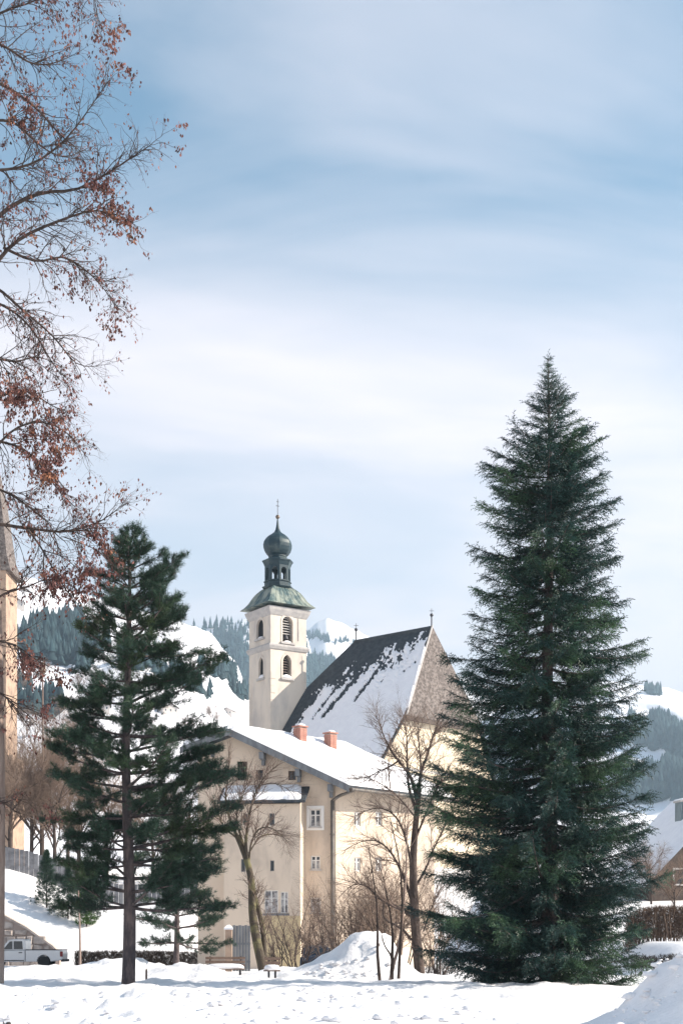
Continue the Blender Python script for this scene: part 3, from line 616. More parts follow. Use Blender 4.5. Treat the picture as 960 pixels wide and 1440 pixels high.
# shrubs in front of the house
def shrub(px, Y, hgt, spread, label, seed, twig, nst=9, group='bare shrubs in front of the house', dn=2.6, dz=0):
    rg = np.random.default_rng(seed); b = gb(px, Y); b = (b[0], b[1], b[2] + dz); st = []
    for k in range(nst):
        a = rg.uniform(0, 6.28); r = rg.uniform(.1, .5); p = wander((b[0] + math.cos(a) * .15, b[1] + math.sin(a) * .15, b[2] - .1), (math.cos(a) * r * spread, math.sin(a) * r * spread, 1), hgt * rg.uniform(.65, 1.05), 9, .09, -.02, rg); st.append((p, np.linspace(.035, .008, 10)))
    return bare_tree('bare_shrub', b, st, label, seed, BARK, twig, dn * 1.7, hgt * .38, 4.8, hgt * .17, 3.0, .3, .15, 'shrub', group=group, trunk_n=len(st) - 0)
for a in ((420, 66, 4.2, 1.0, 'bare reddish shrub in front of the bay corner', 51, TWIG_BROWN, 9), (466, 70, 4.8, .9, 'bare shrub in front of the drainpipe wall', 52, TWIG_BROWN, 6), (492, 68, 5.6, 1.3, 'bare shrub left of the big bare tree', 53, TWIG_BROWN, 9),
          (388, 72, 3.2, 1.0, 'bare shrub under the ground floor bay window', 54, TWIG_BROWN, 7), (618, 64, 4.8, .9, 'bare shrub half hidden by the spruce left side', 55, TWIG_TAN, 8), (535, 72, 6.2, 1.4, 'tall bare shrub against the sunny side wall', 56, TWIG_TAN, 9), (565, 67, 6.4, 1.2, 'tall pale shrub behind the sapling clump', 58, TWIG_TAN, 9), (508, 74, 6.0, 1.3, 'tall bare shrub in front of the side wall windows', 59, TWIG_TAN, 9), (470, 78, 3.0, 1.4, 'bare thicket beside the dark car', 57, TWIG_BROWN, 9)): shrub(*a)
# thin small tree by the truck
b = gb(113, 66)
bare_tree('sapling', b, [limb([(113, 1360), (113, 1320), (112, 1285), (110, 1250), (112, 1220)], 66, 66, .06, .015)], 'thin young tree right of the silver pickup', 61, BARK_LIGHT, TWIG_TAN, 2.5, .8, 2.5, .35, up=.3)
# brown leafless trees on the left hill: one built, the others copied
def hill_tree(seed, h, label):
    rg = np.random.default_rng(seed); b = (0., 0., 0.); t = thing('bare_hill_tree', b, label, 'tree', 'bare trees on the left hill')
    tr = (wander((0, 0, -.5), (0, 0, 1), h * .55, 8, .05, 0, rg), np.linspace(.22, .1, 9)); limbs = []
    for k in range(12):
        s_ = rg.uniform(.3, 1); p = tr[0][int(s_ * 8)]; a = rg.uniform(0, 6.28); limbs.append((wander(p, (math.cos(a) * .8, math.sin(a) * .8, .9), h * .42 * rg.uniform(.7, 1.15), 8, .1, .1, rg), np.linspace(.08, .02, 9)))
    v, f = tubes([tr], 7); mesh('trunk', v, f, BARK, t, True)
    s1 = sub_branches(limbs, 3.2, h * .2, .035, .7, .13, .1, rg, 5, .15, .15); s2 = sub_branches(s1, 4.2, h * .11, .024, .7, .16, .05, rg, 4, .1, .1); s3 = sub_branches(s2, 3.4, h * .06, .020, .7, .22, .0, rg, 2, .1, .05)
    each_limb(limbs, 5, BARK, t); v, f = tubes(s1 + s2 + s3, 3); tag(mesh('crown', v, f, TWIG_TAN, t), kind='stuff'); return t
def copy_tree(src, loc, rz, sc, label):
    c = src.copy(); COL.objects.link(c); c.location = loc; c.rotation_euler = (0, 0, rz); c.scale = (sc, sc, sc); c['label'] = label
    for ch in src.children: k = ch.copy(); COL.objects.link(k); k.parent = c
    return c
ht = None
for i, (px, Y, h, lab) in enumerate([(45, 128, 11, 'bare brown tree right of the stone tower on the hill'), (78, 124, 10.5, 'bare brown tree above the board fence, left of the pine'), (112, 130, 11, 'bare tan tree behind the green thuja'), (14, 122, 10, 'bare tree directly before the stone tower'), (150, 134, 10, 'bare tan tree behind the pine trunk, left side'), (215, 128, 9.5, 'bare tan tree between the pine trunk and the house'),
                                     (270, 132, 10, 'bare brown tree by the left end of the house'), (60, 150, 15, 'taller bare tree behind the hilltop trees at left'), (28, 160, 17, 'tallest bare tree on the hill beside the stone tower'), (95, 165, 13, 'bare hilltop tree showing above the others left of the pine'), (915, 104, 5.5, 'bare small tree before the right-hand snowy roof'), (948, 98, 5.0, 'bare small tree at the right edge above the hedge')]):
    x = W(px, 0, Y).x; loc = (x, Y, gz(x, Y)); h *= 1.3 if px < 500 else 1
    if ht is None: ht = hill_tree(71, 14.3, lab); ht.location = loc; ht.rotation_euler = (0, 0, .4)
    else: copy_tree(ht, loc, i * 1.3, h / 14.3, lab)
for i, (px, py, h, wh) in enumerate([(38, 1040, 9, 'nearest the stone tower'), (66, 1046, 8, 'behind the thin pole'), (100, 1050, 9, 'left of the pine crown'), (30, 985, 10, 'on the upper slope beside the stone tower'), (58, 972, 9, 'on the upper slope above the thin pole'), (84, 1020, 8, 'beside the small grey village house'), (128, 1045, 8, 'seen through the left pine boughs'), (205, 1046, 8, 'seen through the right pine boughs'), (262, 1040, 8, 'near the hillside edge right of the pine'), (300, 1028, 8, 'above the left end of the house roof'), (112, 985, 9, 'on the upper slope left of the pine top')]):
    p_ = hill_hit(px, py)
    if p_: copy_tree(ht, p_, i * 2.1, h / 14.3 * p_.y / 400 * 1.1, 'far bare brown hillside tree ' + wh)
# evergreen shrubs by the fence
def evergreen(name, px, Y, h, r, m_, label, seed, n=900, col=False, s=.2):
    rg = np.random.default_rng(seed); b = gb(px, Y); t = thing(name, b, label, 'shrub')
    v, f = tubes([(np.array([[b[0], b[1], b[2] - .2], [b[0], b[1], b[2] + h * .8]]), np.array([.07, .02]))], 6); mesh('trunk', v, f, BARK, t)
    u = rg.random(n); zz = h * (.05 + .95 * u); rad = r * np.sqrt(rg.random(n)) * ((1 - u ** 2.2) if col else (1 - u) ** .8) * (.7 + .5 * rg.random(n)); a = rg.uniform(0, 6.28, n)
    p = np.stack([b[0] + np.cos(a) * rad, b[1] + np.sin(a) * rad, b[2] + zz], 1); fw = np.stack([np.cos(a), np.sin(a), rg.uniform(.2, 1.2, n)], 1)
    tv, tf = tuft_template(14, rg); tv = tv * [1, 1.2, 1.2]; v, f = instance(tv, tf, p, fw, rg.uniform(.7, 1.2, n) * s, rg.uniform(0, 6.28, n)); tag(mesh('crown', v, f, m_, t), kind='stuff')
evergreen('thuja', 122, 108, 4.6, 1.0, NEEDLE_T, 'bright green columnar thuja left of the pine trunk', 81, 1100, True, .26)
evergreen('small_conifer', 66, 110, 4.4, 1.3, NEEDLE_P, 'small dark conifer in front of the board fence', 82, 800, False, .28)
evergreen('small_conifer', 96, 109, 4.0, 1.4, NEEDLE_P, 'small grey green conifer between the fence conifer and thuja', 83, 700, False, .26)

# ------------------------------------------------------------------ church
aG = R(38); vG = Vector((math.cos(aG), math.sin(aG), 0)); nG = Vector((math.sin(aG), -math.cos(aG), 0))
R2p = W(606.5, 881, 150); k = (1320 - 901) ; Y1 = (R2p.z - H) * FP / k; R1p = W(499, 901, Y1)
down = (-vG) * math.cos(R(57)) + Vector((0, 0, -1)) * math.sin(R(57)); ns = (R2p - R1p).cross(down).normalized()
if ns.z < 0: ns = -ns
SPp = lambda x, y: ray_plane(x, y, R1p, ns)
E1 = SPp(571, 1004); Lh = SPp(430, 968)
rk = ns.cross(nG).normalized(); rk = rk if rk.z < 0 else -rk
rk2 = rk; ZE = 15.0
G1 = E1 + rk * ((ZE - E1.z) / rk.z); L1 = Lh + rk * ((ZE - Lh.z) / rk.z)
def mirror(p):                                            # across the vertical plane of the ridge
    m = Vector(((R2p - R1p).y, -(R2p - R1p).x, 0)).normalized(); return p - m * 2 * (p - R1p).dot(m)
E2, Lh2, G2, L2 = mirror(E1), mirror(Lh), mirror(G1), mirror(L1)
cb = (E1 + L1) / 2; cb = Vector((cb.x + 6, cb.y + 4, 6))
CH = thing('church', cb, 'church with steep dark shingled roof half covered in snow', 'church')
m_ = MB(); zb = 4.0; dn = lambda p: Vector((p.x, p.y, zb))
ins = lambda p, q: p + (q - p) * .0
def inset(p, f=.965): c = (G1 + G2 + L1 + L2) / 4; return Vector((c.x + (p.x - c.x) * f, c.y + (p.y - c.y) * f, p.z - .25))
iE1, iE2, iG1, iG2, iL1, iL2, iLh, iLh2 = [inset(p) for p in (E1, E2, G1, G2, L1, L2, Lh, Lh2)]
m_.poly([dn(iG1), dn(iG2), iG2, iE2, iE1, iG1]); m_.poly([dn(iL2), dn(iL1), iL1, iLh, iLh2, iL2]); m_.poly([dn(iL1), dn(iG1), iG1, iL1]); m_.poly([dn(iG2), dn(iL2), iL2, iG2])
m_.build('wall', CHURCHWALL, CH)
th = Vector((0, 0, -.3))
m_ = MB(); m_.prism([R1p, Lh, L1, G1, E1, R2p], th); m_.prism([R2p, E2, G2, L2, Lh2, R1p], th); m_.build('roof', SHINGLE_D, CH)
m_ = MB(); o_ = nG * .12 + Vector((0, 0, .03)); ee1 = E1 + o_ - (E2 - E1).normalized() * .05 + Vector((0, 0, -.15)); ee2 = E2 + o_ + Vector((0, 0, -.15))
m_.prism([R2p + o_, ee1, ee2], -nG * .25 + Vector((0, 0, -.05))); m_.build('hip_end', SHINGLE_B, CH); m_ = MB(); m_.prism([R1p, Lh2, Lh], th); m_.build('hip_end', SHINGLE_B, CH)
# dark verge line under the hip end and ledge across the gable
m_ = MB(); hv = (E2 - E1).normalized(); fr = Frame(iE1, hv); w_ = (E2 - E1).length
m_.obox(E1 + nG * .05, hv, nG, -.1, w_, -.6, -.16, -.1, .15); m_.build('eave_board', DARKWOOD, CH)
m_ = MB(); u0 = fr.px(535, 1076); u1 = fr.px(640, 1078); m_.obox(fr.o, fr.r, fr.n, u0[0], u0[0] + 14, u0[1] - .15, u0[1] + .1, -.1, .12); m_.build('ledge', STONE_T, CH)
m_ = MB(); m_.bar(R1p + Vector((0, 0, -.2)), R2p + Vector((0, 0, -.2)), .28, 6); m_.build('ridge_cap', SHINGLE_D, CH)
m_ = MB(); m_.bar(R2p + o_ + Vector((0, 0, .03)), ee1 + Vector((0, 0, .05)), .1, 5); m_.build('hip_flashing', STONE_T, CH)
def ball(mb, c, r, n=10, m=6, sz=1):
    mb.rings([[c + Vector((math.cos(6.2832 * i / n) * r * math.sin(math.pi * j / m), math.sin(6.2832 * i / n) * r * math.sin(math.pi * j / m), -sz * r * math.cos(math.pi * j / m))) for i in range(n)] for j in range(1, m)])
for c in (R1p + (R2p - R1p).normalized() * .15, R2p):
    m_ = MB(); m_.bar(c - Vector((0, 0, .5)), c + Vector((0, 0, 1.25)), .07); ball(m_, c + Vector((0, 0, 1.2)), .19); m_.bar(c + Vector((0, 0, 1.2)), c + Vector((0, 0, 1.9)), .025)
    m_.bar(c + Vector((-.25, 0, 1.65)), c + Vector((.25, 0, 1.65)), .022); m_.build('finial', IRON, CH)
# snow lying on the near roof slope: patches with a ragged upper edge
e1 = (R2p - R1p).normalized(); e2 = ns.cross(e1); e2 = e2 if e2.z < 0 else -e2
st = .105; ua = np.arange(-9, 22, st); va = np.arange(.1, 24, st); UU, VV_ = np.meshgrid(ua, va)
Pq = np.array(R1p)[None, None] + UU[..., None] * np.array(e1) + VV_[..., None] * np.array(e2)
qx = 480 + FP * Pq[..., 0] / Pq[..., 1]; qy = HY - FP * (Pq[..., 2] - H) / Pq[..., 1]
pl = [proj(p) for p in (R1p, R2p, E1, G1, L1, Lh)]
inside = poly_in(qx, qy, pl)
lo = np.interp(qx, [380, 393, 405, 420, 450, 470, 500, 530, 560, 585, 597, 604], [1085, 1062, 1044, 1020, 985, 974, 968, 966, 952, 930, 912, 903])
up_ = np.interp(qx, [380, 393, 402, 420, 449, 481, 500, 520, 530, 545, 567, 590, 606], [1075, 1052, 1038, 1007, 966, 946, 938, 928, 914, 909, 897, 890, 888])
tt = np.clip((qy - up_) / np.maximum(lo - up_, 2), -1.5, 1.5)
dg = (fbm((qx + .75 * qy) / 5.5, (qy - 1.3 * qx) / 34., 4, 61) - .5) * 1.9 + (fbm(qx / 1.9, qy / 2.6, 3, 67) - .5) * 1.35
val = tt - .44 + dg * np.where(tt > 1.15, .15, 1)
for (sx0, sy0, sx1, sy1, sw_) in ((502, 952, 455, 1008, 3.0), (478, 962, 440, 1010, 1.6), (530, 945, 500, 985, 2.2), (425, 1010, 412, 1032, 1.6)):   # bare streaks running down the slope
    t_ = np.clip(((qx - sx0) * (sx1 - sx0) + (qy - sy0) * (sy1 - sy0)) / ((sx1 - sx0) ** 2 + (sy1 - sy0) ** 2), 0, 1)
    dd_ = np.hypot(qx - sx0 - t_ * (sx1 - sx0), qy - sy0 - t_ * (sy1 - sy0)) + (fbm(qx / 4., qy / 4., 3, 71) - .5) * 6
    STREAK = locals().get('STREAK', np.zeros(qx.shape)); STREAK = np.maximum(STREAK, dd_ < sw_)
val = np.where(tt > 1.3, np.maximum(val, .3), val)
edge = np.interp(qy, [880, 905, 915, 1004, 1050], [606.5, 598, 595, 571, 546]) 
val = np.where((qx > edge - 5) & (qy > 915), np.maximum(val, .4), val)
hgt_s = np.where(inside & (STREAK < .5), np.clip(val, -.2, .5), -.2)
thick = .02 + .30 * np.clip(hgt_s, 0, .5)
keep = (hgt_s > 0); Pn = Pq + np.array(ns)[None, None] * np.where(keep, thick, -.03)[..., None]
fc = grid_faces(len(va), len(ua)); kq = keep.ravel(); fc = fc[kq[fc].sum(1) >= 2]; fc = fc[inside.ravel()[fc].all(1)]
used = np.unique(fc); rem = -np.ones(len(kq), int); rem[used] = np.arange(len(used))
mesh('roof_snow', Pn.reshape(-1, 3)[used], rem[fc], ROOFSNOW, CH, True)
m_ = MB()                                                  # snow rim along the hip edge
pr = [SPp(x, y) for x, y in ((597.5, 912), (590, 938), (582, 966), (573, 997))]
for a, b in zip(pr[:-1], pr[1:]): m_.bar(a + ns * .1, b + ns * .1, .16, 6)
m_.build('snow_rim', ROOFSNOW, CH, True)

# ------------------------------------------------------------------ bell tower
aT = R(34); K = W(380.5, 852, 155); TB = Vector((K.x, K.y, 6)); sd = 4.6
rT = Vector((math.cos(aT), math.sin(aT), 0)); lT = Vector((-math.sin(aT), math.cos(aT), 0))
tc_ = TB + (rT + lT) * sd / 2
TW = thing('bell_tower', Vector((tc_.x, tc_.y, 4)), 'square pale bell tower with green onion dome beside the church', 'tower')
FR = Frame(TB, rT); FL = Frame(TB + lT * sd, -lT); FB = Frame(TB + rT * sd + lT * sd, -rT); FS = Frame(TB + rT * sd, lT)
ztop = K.z - TB.z; zc_ = FR.px(381, 908)[1]
def uv_window(F, x0, y0, x1, y1): a = F.px(x0, y1); b = F.px(x1, y0); return a[0], a[1], b[0], b[1]
wu = uv_window(FR, 397.0, 868.0, 411.5, 902.5); wl = uv_window(FR, 397.5, 921.5, 409.5, 953)
wu2 = uv_window(FL, 361.3, 869.5, 370.8, 899.5); wl2 = uv_window(FL, 364.2, 923, 370.6, 955)
Lp = [arch_loop(*wu), arch_loop(wl[0], wl[1], wl[2], wl[3], True)]; Lq = [arch_loop(*wu2), arch_loop(wl2[0], wl2[1], wl2[2], wl2[3], True)]
m_ = MB(); wall_holes(m_, FR, rect_loop(0, -3, sd, ztop), Lp, .75); wall_holes(m_, FL, rect_loop(0, -3, sd, ztop), Lq, .22)
for F_ in (FB, FS): m_.poly([F_.P(0, -3), F_.P(sd, -3), F_.P(sd, ztop), F_.P(0, ztop)])
m_.build('wall', TOWERWALL, TW)
for F_, (w1, w2) in ((FR, (wu, wl)), (FL, (wu2, wl2))):
    for j, w_ in enumerate((w1, w2)):
        wd_ = w_[2] - w_[0]
        m_ = MB(); m_.obox(F_.o, F_.r, F_.n, w_[0] - .1, w_[2] + .1, w_[1] - .1, w_[3] + .1, *((-.95, -.74) if F_ is FR else (-.4, -.21))); op = m_.build('window', DARK, TW)
        if F_ is FR:
            nsl = 7; z0_ = w_[1] + (.32 if j == 0 else .25) * (w_[3] - w_[1]); z1_ = w_[3] - .25
            for s_ in range(nsl):
                zz_ = z0_ + (z1_ - z0_) * s_ / (nsl - 1); inx = .10 + (.18 * wd_ if s_ > nsl - 3 else 0)
                mm = MB(); mm.hexa([F_.P(w_[0] + inx, zz_, -.2), F_.P(w_[2] - inx, zz_, -.2), F_.P(w_[2] - inx, zz_ + .16, -.5), F_.P(w_[0] + inx, zz_ + .16, -.5)], [F_.P(w_[0] + inx, zz_ + .05, -.2), F_.P(w_[2] - inx, zz_ + .05, -.2), F_.P(w_[2] - inx, zz_ + .21, -.5), F_.P(w_[0] + inx, zz_ + .21, -.5)])
                mm.build('slat', LOUVRE if j else STONE_T, op)
            if j == 0:
                mm = MB(); c_ = F_.P((w_[0] + w_[2]) / 2, w_[1] + .75, -.45); mm.rings([[c_ + Vector((math.cos(6.28 * i / 10) * r_, math.sin(6.28 * i / 10) * r_, z_)) for i in range(10)] for r_, z_ in ((.42, -.4), (.36, -.25), (.27, 0), (.2, .2), (.05, .28))]); mm.build('bell', IRON, op, True)
        # sill with snow on it, and a raised surround
        mm = MB(); mm.obox(F_.o, F_.r, F_.n, w_[0] - .25, w_[2] + .25, w_[1] - .22, w_[1], .003, .22); mm.build('sill', STONE_T, TW)
        mm = MB(); cu = (w_[0] + w_[2]) / 2; hw = wd_ * (.62 if j else .4); hh = .42 if j else .22
        mm.rings([[F_.P(cu + math.cos(a) * hw * q, w_[1] + .005 + hh * z_, -.08 + math.sin(a) * .28 * q) for a in np.linspace(0, 6.283, 13)[:-1]] for q, z_ in ((1, 0), (.85, .45), (.5, .85), (.1, 1))]); mm.build('sill_snow', ROOFSNOW, TW, True)
        lp_in = arch_loop(*w_, pointed=bool(j), n=12); wo_ = .2; lp_out = arch_loop(w_[0] - wo_, w_[1], w_[2] + wo_, w_[3] + wo_ * 1.4, pointed=bool(j), n=12)
        mm = MB()
        for i in range(1, len(lp_in) - 0):
            a_, b_ = lp_in[i], lp_in[(i + 1) % len(lp_in)]; c_, d_ = lp_out[(i + 1) % len(lp_in)], lp_out[i]
            if i == len(lp_in) - 1: a_, b_, c_, d_ = lp_in[-1], lp_in[0], lp_out[0], lp_out[-1]
            mm.hexa([F_.P(*a_, .002), F_.P(*b_, .002), F_.P(*c_, .002), F_.P(*d_, .002)], [F_.P(*a_, .06), F_.P(*b_, .06), F_.P(*c_, .06), F_.P(*d_, .06)])
        mm.build('window_surround', TOWERWALL, TW)
def sq_ring(z, o, c=tc_, h=sd / 2): return [Vector((c.x, c.y, z)) + rT * (a * (h + o)) + lT * (b * (h + o)) for a, b in ((-1, -1), (1, -1), (1, 1), (-1, 1))]
zc_w = TB.z + zc_
m_ = MB(); m_.rings([sq_ring(zc_w - .35, .003), sq_ring(zc_w - .25, .12), sq_ring(zc_w + .05, .25), sq_ring(zc_w + .2, .25), sq_ring(zc_w + .38, .003)]); m_.build('string_course', STONE_T, TW)
zt_ = K.z
m_ = MB(); m_.rings([sq_ring(zt_ - .95, .003), sq_ring(zt_ - .8, .1), sq_ring(zt_ - .35, .3), sq_ring(zt_ - .05, .38), sq_ring(zt_, .38)]); m_.build('cornice', STONE_T, TW)
for F_ in (FR, FL):                                        # corner lesenes and quoins
    for u_ in (.0, sd - .5):
        for q_ in range(26):
            z_ = 4.4 + q_ * .78
            if TB.z + z_ > zc_w - .9: break
            mm = MB(); w_ = .62 if q_ % 2 else .42; a_ = u_ + .004 if u_ == 0 else sd - w_ - .004
            mm.obox(F_.o, F_.r, F_.n, a_, a_ + w_, z_, z_ + .7, .002, .035 + .01 * (q_ % 2)); mm.build('quoin', TOWERWALL, TW)
m_ = MB(); p_ = FR.px(419, 862), FR.px(419.5, 905); m_.bar(FR.P(p_[0][0], p_[0][1] - .6, .06), FR.P(p_[1][0], p_[1][1] + .3, .06), .035); m_.build('lightning_rod', STONE_T, TW)
# bell-cast roof
zs_ = lambda y: H + (HY - y) / FP * 158.2
prof_r = [(857.5, sd / 2 + .78), (853.5, sd / 2 + .42), (848, sd / 2 + .08), (842, sd / 2 - .16), (836.5, sd / 2 - .42), (831.5, sd / 2 - .78), (828.5, 1.25)]
rgs_ = [sq_ring(zs_(y) , r_ - sd / 2) for y, r_ in prof_r]
m_ = MB(); m_.rings(rgs_); rf = m_.build('roof', COPPER, TW)
for side_ in range(4):                                     # standing seams
    for u_ in np.linspace(.04, .96, 9):
        mm = MB(); pts_ = [r_[side_] * (1 - u_) + r_[(side_ + 1) % 4] * u_ for r_ in rgs_]
        for a_, b_ in zip(pts_[:-1], pts_[1:]): mm.bar(a_, b_, .035, 4)
        mm.build('seam', COPPER, rf)
def oct_ring(z, r, n=8, ph=.3): return [Vector((tc_.x + r * math.cos(6.2832 * (i + ph) / n), tc_.y + r * math.sin(6.2832 * (i + ph) / n), z)) for i in range(n)]
ph0 = (aT - math.pi / 8) / (6.2832 / 8)
O8 = lambda y, r: oct_ring(zs_(y), r, 8, ph0)
m_ = MB(); m_.rings([O8(829.5, 1.62), O8(827.5, 1.75), O8(826.5, 1.75), O8(826, 1.48), O8(820.5, 1.48), O8(820, 1.58), O8(819, 1.58), O8(818.5, 1.45)]); m_.build('lantern_base', COPPER_D, TW)
for i in range(8):                                         # lantern: each side an arched opening between posts
    a_, b_ = O8(818.5, 1.45)[i], O8(818.5, 1.45)[(i + 1) % 8]; F_ = Frame(a_, (b_ - a_)); L_ = (b_ - a_).length; hh = zs_(797) - zs_(818.5)
    mm = MB(); wall_holes(mm, F_, rect_loop(0, 0, L_, hh), [arch_loop(.22, .05, L_ - .22, hh - .28)], .2)
    G_ = Frame(a_ - F_.n * .2, F_.r); wall_holes(mm, G_, rect_loop(.08, 0, L_ - .08, hh), [arch_loop(.22, .05, L_ - .22, hh - .28)], .0); mm.build('lantern_side', COPPER_D, TW)
m_ = MB(); m_.rings([O8(797.5, 1.46), O8(796, 1.52), O8(793, 1.62), O8(791, 1.75), O8(789.8, 1.75), O8(788, 1.35), O8(786.5, 1.08), O8(784, .98)]); m_.build('lantern_cornice', COPPER_D, TW)
rad = [(785, .95), (783.5, 1.02), (782.5, 1.0), (780, 1.22), (776, 1.42), (771, 1.54), (766.5, 1.56), (762, 1.48), (757.5, 1.26), (754, .98), (751, .62), (748.5, .38), (745, .24), (740, .16), (733, .09), (729, .05)]
on = []
for y, r_ in rad:
    on.append([Vector((tc_.x + r_ * q * math.cos(t_), tc_.y + r_ * q * math.sin(t_), zs_(y))) for i in range(32) for t_ in [aT - math.pi / 8 + 6.2832 * i / 32] for q in [1 + (.035 if i % 4 == 0 else (-.012 if i % 4 == 2 else 0))]])
m_ = MB(); m_.rings(on); m_.build('onion_dome', COPPER_D, TW, False)
m_ = MB(); ball(m_, Vector((tc_.x, tc_.y, zs_(727))), .24); m_.build('ball', GOLDBALL, TW, True)
m_ = MB(); c_ = Vector((tc_.x, tc_.y, 0)); m_.bar(c_ + Vector((0, 0, zs_(727))), c_ + Vector((0, 0, zs_(702))), .035)
m_.bar(c_ + rT * -.2 + Vector((0, 0, zs_(711.5))), c_ + rT * .2 + Vector((0, 0, zs_(711.5))), .035)
m_.bar(c_ + rT * -.14 + Vector((0, 0, zs_(705.5))), c_ + rT * .14 + Vector((0, 0, zs_(705.5))), .03); m_.build('cross', IRON, TW)

# ------------------------------------------------------------------ cream house
C0 = W(472, 0, 88); C0.z = -.6
rF = Vector((math.cos(R(-7)), math.sin(R(-7)), 0))          # along the gable wall, left to right
rS = Vector((math.cos(R(45)), math.sin(R(45)), 0))          # along the sunny side wall
LW = 8.7; A0 = C0 - rF * LW
HF = Frame(A0, rF); HS = Frame(C0, rS); LS = 9.2
HT = thing('house', Vector(((A0.x + C0.x) / 2 + 3, (A0.y + C0.y) / 2 + 4, gz(-2, 90))), 'cream gabled house with snowy roof below the church', 'house')
ur, vr = HF.px(325.5, 1034); _, ve = HF.px(472, 1103); _, vl = HF.px(284, 1052)
def win(F, x0, y0, x1, y1): return uv_window(F, x0, y0, x1, y1)
fw = [('attic_opening', (333.5, 1070.5, 347.5, 1097.5)), ('attic_window', (359.5, 1082.5, 370, 1097)), ('attic_window', (405.5, 1084, 416, 1097)), ('attic_window', (312, 1083.5, 321, 1098)), ('window', (435.5, 1137.5, 451, 1163)), ('window', (437, 1203, 450.5, 1223)), ('window', (436.5, 1262, 451, 1284))]
ho = [rect_loop(*win(HF, *r_)) for _, r_ in fw]
m_ = MB(); wall_holes(m_, HF, [(0, -1), (LW, -1), (LW, ve), (ur, vr), (0, vl)], ho, .3); 
sw = []
for x_ in (498, 528):
    for y_ in (1142, 1206): sw.append((x_, y_, x_ + 9, y_ + 19))
hs_ = [rect_loop(*win(HS, *r_)) for r_ in sw]
m_2 = MB(); wall_holes(m_2, HS, rect_loop(0, -1, LS, ve), hs_, .22)
B0 = A0 + rS * LS; B1 = C0 + rS * LS
m_.v += []; 
base_i = len(m_.v); m_.v += m_2.v; m_.f += [[i + base_i for i in f] for f in m_2.f]
z_ = Vector((0, 0, 1))
m_.poly([B1 - z_, B0 - z_, B0 + z_ * vl, B0 + rF * ur + z_ * vr, B1 + z_ * ve]); m_.poly([B0 - z_, A0 - z_, A0 + z_ * vl, B0 + z_ * vl])
m_.build('wall', PLASTER, HT)
def casement(F, w_, parent, name='window', frame=WINWHITE, glass=GLASS, deep=.12, fr_=.07, cross=True, surround=0, curtain=False):
    u0, v0, u1, v1 = w_
    mm = MB(); mm.obox(F.o, F.r, F.n, u0 - .02, u1 + .02, v0 - .02, v1 + .02, -deep - .12, -deep - .06); op = mm.build(name, glass, parent)
    mm = MB()
    for a in ((u0, u0 + fr_, v0, v1), (u1 - fr_, u1, v0, v1), (u0 + fr_, u1 - fr_, v0, v0 + fr_), (u0 + fr_, u1 - fr_, v1 - fr_, v1)): mm.obox(F.o, F.r, F.n, *a, -deep - .05, -deep)
    if cross:
        um = (u0 + u1) / 2; vm = v0 + (v1 - v0) * .66; mm.obox(F.o, F.r, F.n, um - fr_ * .6, um + fr_ * .6, v0 + fr_, v1 - fr_, -deep - .055, -deep - .003); mm.obox(F.o, F.r, F.n, u0 + fr_, u1 - fr_, vm - fr_ * .4, vm + fr_ * .4, -deep - .056, -deep - .006)
    mm.build('frame', frame, op)
    if surround or curtain: mm = MB(); mm.obox(F.o, F.r, F.n, u0 - .08, u1 + .08, v0 - .07, v0 - .004, -.06, .09); mm.build('sill', STONE_T, op)
    if curtain: mm = MB(); mm.obox(F.o, F.r, F.n, u0 + fr_, u1 - fr_, v0 + fr_, v0 + (v1 - v0) * .62, -deep - .058, -deep - .054); mm.build('curtain', CURTAIN, op)
    if surround:
        s_ = surround; mm = MB()
        for a in ((u0 - s_, u0, v0, v1), (u1, u1 + s_, v0, v1), (u0 - s_, u1 + s_, v1, v1 + s_), (u0 - s_, u1 + s_, v0 - s_, v0)): mm.obox(F.o, F.r, F.n, *a, .002, .03)
        mm.build('surround', WINWHITE, op)
    return op
for (nm, r_), h_ in zip(fw, ho):
    w_ = win(HF, *r_)
    if nm == 'attic_opening':
        mm = MB(); mm.obox(HF.o, HF.r, HF.n, w_[0] - .02, w_[2] + .02, w_[1] - .02, w_[3] + .02, -.34, -.28); op = mm.build('attic_opening', DARK, HT)
        for q in range(1, 4): mm = MB(); u_ = w_[0] + (w_[2] - w_[0]) * q / 4; mm.obox(HF.o, HF.r, HF.n, u_ - .02, u_ + .02, w_[1], w_[3], -.16, -.12); mm.build('bar', DARKWOOD, op)
    elif nm == 'attic_window': casement(HF, w_, HT, 'attic_window', DARKWOOD, GLASS, .18, .05)
    else: casement(HF, w_, HT, 'window', WINWHITE, GLASS, .10, .08, True, .2 if r_[1] < 1200 else 0, True)
for r_ in sw: casement(HS, win(HS, *r_), HT, 'window', WINWHITE, CURTAIN, .08, .07)
# bay: a shallow projecting stair block with a lean-to roof
bu0, _ = HF.px(322, 1200); bu1, _ = HF.px(427.5, 1200); pj = 1.55
BF = Frame(HF.P(bu0, 0, pj), rF); bw = bu1 - bu0; _, bt = BF.px(414, 1130); _, bt2 = HF.px(427, 1112)
bwin = [('window', (379, 1143.5, 386, 1161)), ('window', (380, 1210, 385.5, 1225)), ('window', (342, 1144, 348, 1160)), ('window', (372, 1252, 391, 1284)), ('window', (394.5, 1254, 405, 1284)), ('window', (339, 1208, 345, 1226))]
m_ = MB(); wall_holes(m_, BF, rect_loop(0, -1, bw, bt), [rect_loop(*win(BF, *r_)) for _, r_ in bwin], .2)
m_.poly([BF.P(bw, -1), BF.P(bw, -1, -pj), BF.P(bw, bt2, -pj), BF.P(bw, bt)]); m_.poly([BF.P(0, -1, -pj), BF.P(0, -1), BF.P(0, bt), BF.P(0, bt2, -pj)])
bay = m_.build('bay', PLASTER, HT)
